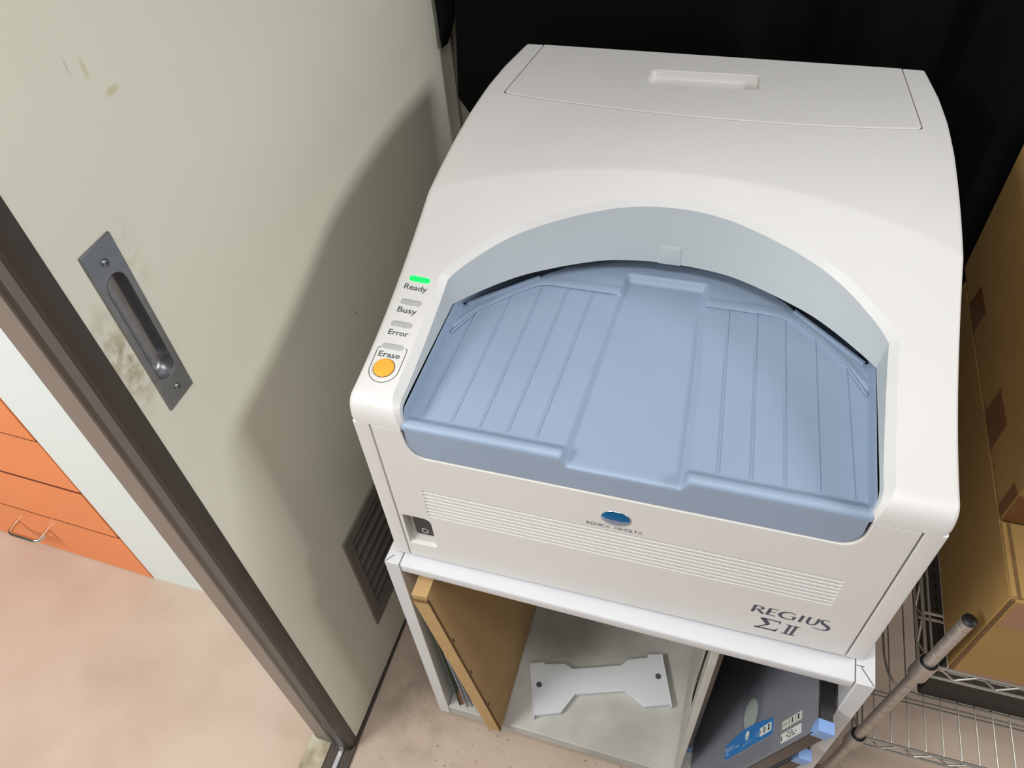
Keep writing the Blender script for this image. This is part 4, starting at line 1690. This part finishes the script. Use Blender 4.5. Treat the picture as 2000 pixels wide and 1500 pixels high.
def post_at(x, y, z):
    k = (z - FZ) / 0.65
    return Vector((x + LEAN[0] * k, y + LEAN[1] * k, z))


PR = 0.0076
for i, (x, y, zt_) in enumerate(((0.664, 0.067, 0.0465), (0.664, RYB, 0.0465), (RX, 0.067, 0.0465), (RX, RYB, 0.0465))):
    b = MB()
    zs_ = [FZ + 0.004]
    rs_ = [PR]
    z = FZ + 0.02
    while z < zt_ - 0.004:
        zs_ += [z - 0.0008, z, z + 0.0008]
        rs_ += [PR, PR - 0.0006, PR]
        z += 0.0255
    zs_.append(zt_)
    rs_.append(PR)
    b.tube([post_at(x, y, q) for q in zs_], rs_, 18)
    po = b.build('post', M['pole'], rack, smooth=30)
    b = MB()
    b.tube([post_at(x, y, zt_ + q) for q in (0.0, 0.002, 0.0035, 0.0042)], [PR * 1.06, PR * 1.06, PR * 0.8, PR * 0.3], 18)
    b.build('end_cap', M['black'], po, smooth=50)
    b = MB()
    b.tube([post_at(x, y, FZ + q) for q in (0.0005, 0.004, 0.009, 0.014)], [0.016, 0.016, 0.012, PR * 1.1], 18)
    b.build('foot', M['pole'], po, smooth=50)
    for zc_ in (-0.0760, -0.3700):
        b = MB()
        fp_ = lambda h, x=x, y=y, z0=zc_: post_at(x, y, z0 + h)
        b.lathe(fp_, [(-0.0060, 0.0103), (-0.0004, 0.0105), (0.0004, 0.0109), (0.0003, 0.0115), (-0.0010, 0.0121), (-0.0050, 0.0123), (-0.0400, 0.0123), (-0.0440, 0.0108), (-0.0450, PR + 0.0002)], 24)
        sl = b.build('collar', M['pole'], rack, smooth=50)
        b = MB()
        b.lathe(fp_, [(0.0012, PR + 0.0001), (0.0012, 0.0098), (0.0006, 0.0104), (-0.0060, 0.0104)], 24)
        b.build('sleeve', M['black'], sl, smooth=30)


def truss(mb, p, q, h, n, r=0.0022, mid=True):
    p, q = Vector(p), Vector(q)
    dn = Vector((0, 0, -h))
    mb.tube([p, q], r, 8)
    mb.tube([p + dn, q + dn], r, 8)
    if mid:
        mb.tube([p + dn * 0.5 + Vector((0, 0.004, 0)), q + dn * 0.5 + Vector((0, 0.004, 0))], r * 0.9, 8)
    pts = []
    for k in range(n + 1):
        t = (k + 0.15) / (n + 0.3)
        pts.append(p.lerp(q, t) + (dn * 0.05 if k % 2 == 0 else dn * 0.95) + Vector((0, 0.0005, 0)))
    mb.tube(pts, r * 0.85, 8)


for zsf, nm in ((-0.0840, 'upper_shelf'), (-0.3770, 'lower_shelf')):
    x0, x1, y0, y1 = post_at(0.664, 0.067, zsf).x + 0.0, RX, post_at(0.664, 0.067, zsf).y, RYB
    top = zsf
    b = MB()
    truss(b, (x0 + 0.012, y0, top), (x1 - 0.012, y0, top), 0.028, 24)
    sf = b.build('wire_shelf', M['wire'], rack, smooth=60)
    b = MB()
    truss(b, (x0 + 0.012, y1, top), (x1 - 0.012, y1, top), 0.028, 24)
    b.build('back_truss', M['wire'], sf, smooth=60)
    for xx in (x0, x1):
        b = MB()
        truss(b, (xx, y0 + 0.012, top), (xx, y1 - 0.012, top), 0.028, 20, mid=False)
        if xx == x0:
            b.tube([(xx + 0.009, y0 + 0.02, top - 0.004), (xx + 0.009, y1 - 0.02, top - 0.004)], 0.0016, 8)
        b.build('side_truss', M['wire'], sf, smooth=60)
    k = 0
    xx = x0 + 0.0245
    while xx < x1 - 0.01:
        b = MB()
        b.tube([(xx, y0 + 0.001, top - 0.0005), (xx, y0 + 0.004, top + 0.0010), (xx, y1 - 0.004, top + 0.0010), (xx, y1, top - 0.0005)], 0.00125, 6)
        b.build('shelf_wire', M['wire'], sf, smooth=60)
        xx += 0.0245
    for yy in ((0.132, 0.36) if zsf > -0.2 else (0.1420, 0.37)):
        b = MB()
        b.tube([(x0, yy, top - 0.0035), (x1, yy, top - 0.0035)], 0.0020, 8)
        b.tube([(x0, yy, top - 0.0180), (x1, yy, top - 0.0180)], 0.0020, 8)
        b.tube([(x0 + 0.065, yy, top - 0.0035), (x0 + 0.065, yy, top - 0.030)], 0.0016, 6)
        b.build('cross_brace', M['wire'], sf, smooth=60)
b = MB()
b.tube([(0.7105, 0.50, -0.3745), (0.7100, 0.24, -0.3745), (0.7105, 0.205, -0.3745), (0.7150, 0.178, -0.3745), (0.7235, 0.161, -0.3745), (0.7340, 0.154, -0.3745), (0.7600, 0.150, -0.3745), (1.2, 0.150, -0.3745)], 0.0020, 8)
b.build('bent_stay', M['wire'], rack, smooth=60)

# black perforated crate on the lower tier
cr = thing('storage_crate', 'black perforated crate on the lower tier of the wire rack', 'crate', (0.80, 0.26, -0.372))
b = MB()
CX0, CX1, CY0, CY1, CZ0, CZ1 = 0.757, 0.985, 0.151, 0.42, -0.3725, -0.200
b.box(CX0, CX1, CY0, CY1, CZ0, CZ1, 0.004)
body = b.build('body', M['crate'], cr)
for i in range(4):
    for k in range(12):
        cyh, czh = CY0 + 0.016 + k * 0.0195, CZ0 + 0.022 + i * 0.028
        b = MB()
        b.tube([(CX0 - 0.0004, cyh + 0.0042 * cos(2 * pi * q / 14), czh + 0.0042 * sin(2 * pi * q / 14)) for q in range(14)], 0.0009, 6, closed=True)
        b.build('hole_rim', M['crate_hole'], body, smooth=60)

# lower carton on the upper tier
bx = thing('cardboard_box', 'brown cardboard box resting on the upper tier of the wire rack', 'box', (0.90, 0.30, -0.0822))
BX0, BX1, BY0, BY1, BZ0, BZ1 = 0.7000, 1.16, 0.0580, 0.585, -0.0820, 0.1030
b = MB()
b.box(BX0, BX1, BY0 + 0.003, BY1, BZ0, BZ1, 0.0012)
b.build('body', M['card_big'], bx)
b = MB()
b.box(BX0 + 0.0050, BX1, BY0 - 0.0005, BY0 + 0.0030, BZ0 + 0.001, BZ1 + 0.0005, 0.0008)
b.build('front_flap', M['card_big'], bx)
b = MB()
b.box(BX0 + 0.0010, BX0 + 0.0048, BY0 + 0.0002, BY0 + 0.0031, BZ0 + 0.002, BZ1 - 0.001)
b.build('cut_edge', M['card_edge'], bx, smooth=0)
b = MB()
b.box(BX0 + 0.0008, BX1, BY0 + 0.004, BY0 + 0.0980, BZ1 + 0.0002, BZ1 + 0.0030, 0.0006)
b.build('top_flap', M['card_big'], bx)
b = MB()
b.box(BX0 + 0.0062, BX0 + 0.0096, BY0 + 0.002, BY0 + 0.0980, BZ1 + 0.0028, BZ1 + 0.0036)
b.build('flap_edge', M['card_edge'], bx, smooth=0)
b = MB()
b.box(BX0 + 0.0068, BX1, BY0 - 0.0010, BY0 - 0.0004, 0.0470, BZ1 - 0.004)
b.build('tape', M['tape_pink'], bx, smooth=0)
b = MB()
b.box(BX0 + 0.0060, BX1, BY0 - 0.0010, BY0 - 0.0004, BZ0 + 0.002, BZ0 + 0.009)
b.build('tape', M['tape_pink'], bx, smooth=0)

# upper carton
bx2 = thing('cardboard_box', 'tall taped cardboard box stacked on the lower box, against the curtain', 'box', (0.90, 0.38, 0.1062))
X2 = 0.7000
b = MB()
b.box(X2, 1.16, 0.158, 0.612, 0.1065, 0.37, 0.002)
b.build('body', M['card_big'], bx2)
for pts in ([(0.5189, 0.150), (0.4639, 0.150), (0.4660, 0.1075), (0.5262, 0.1075)], [(0.3177, 0.1560), (0.2602, 0.1560), (0.2580, 0.1075), (0.3205, 0.1075)], [(0.1785, 0.1520), (0.1605, 0.1540), (0.1605, 0.1075), (0.1781, 0.1075)]):
    b = MB()
    P = [Vector((X2 - 0.0005, y, z)) for y, z in pts]
    b.add(P + [p + Vector((0.0004, 0, 0)) for p in P], [(0, 1, 2, 3), (0, 4, 5, 1), (1, 5, 6, 2), (2, 6, 7, 3), (3, 7, 4, 0)])
    b.build('tape', M['tape'], bx2, smooth=0)
b = MB()
b.box(X2 + 0.001, 1.16, 0.1572, 0.1579, 0.1075, 0.155)
b.build('tape', M['tape'], bx2, smooth=0)
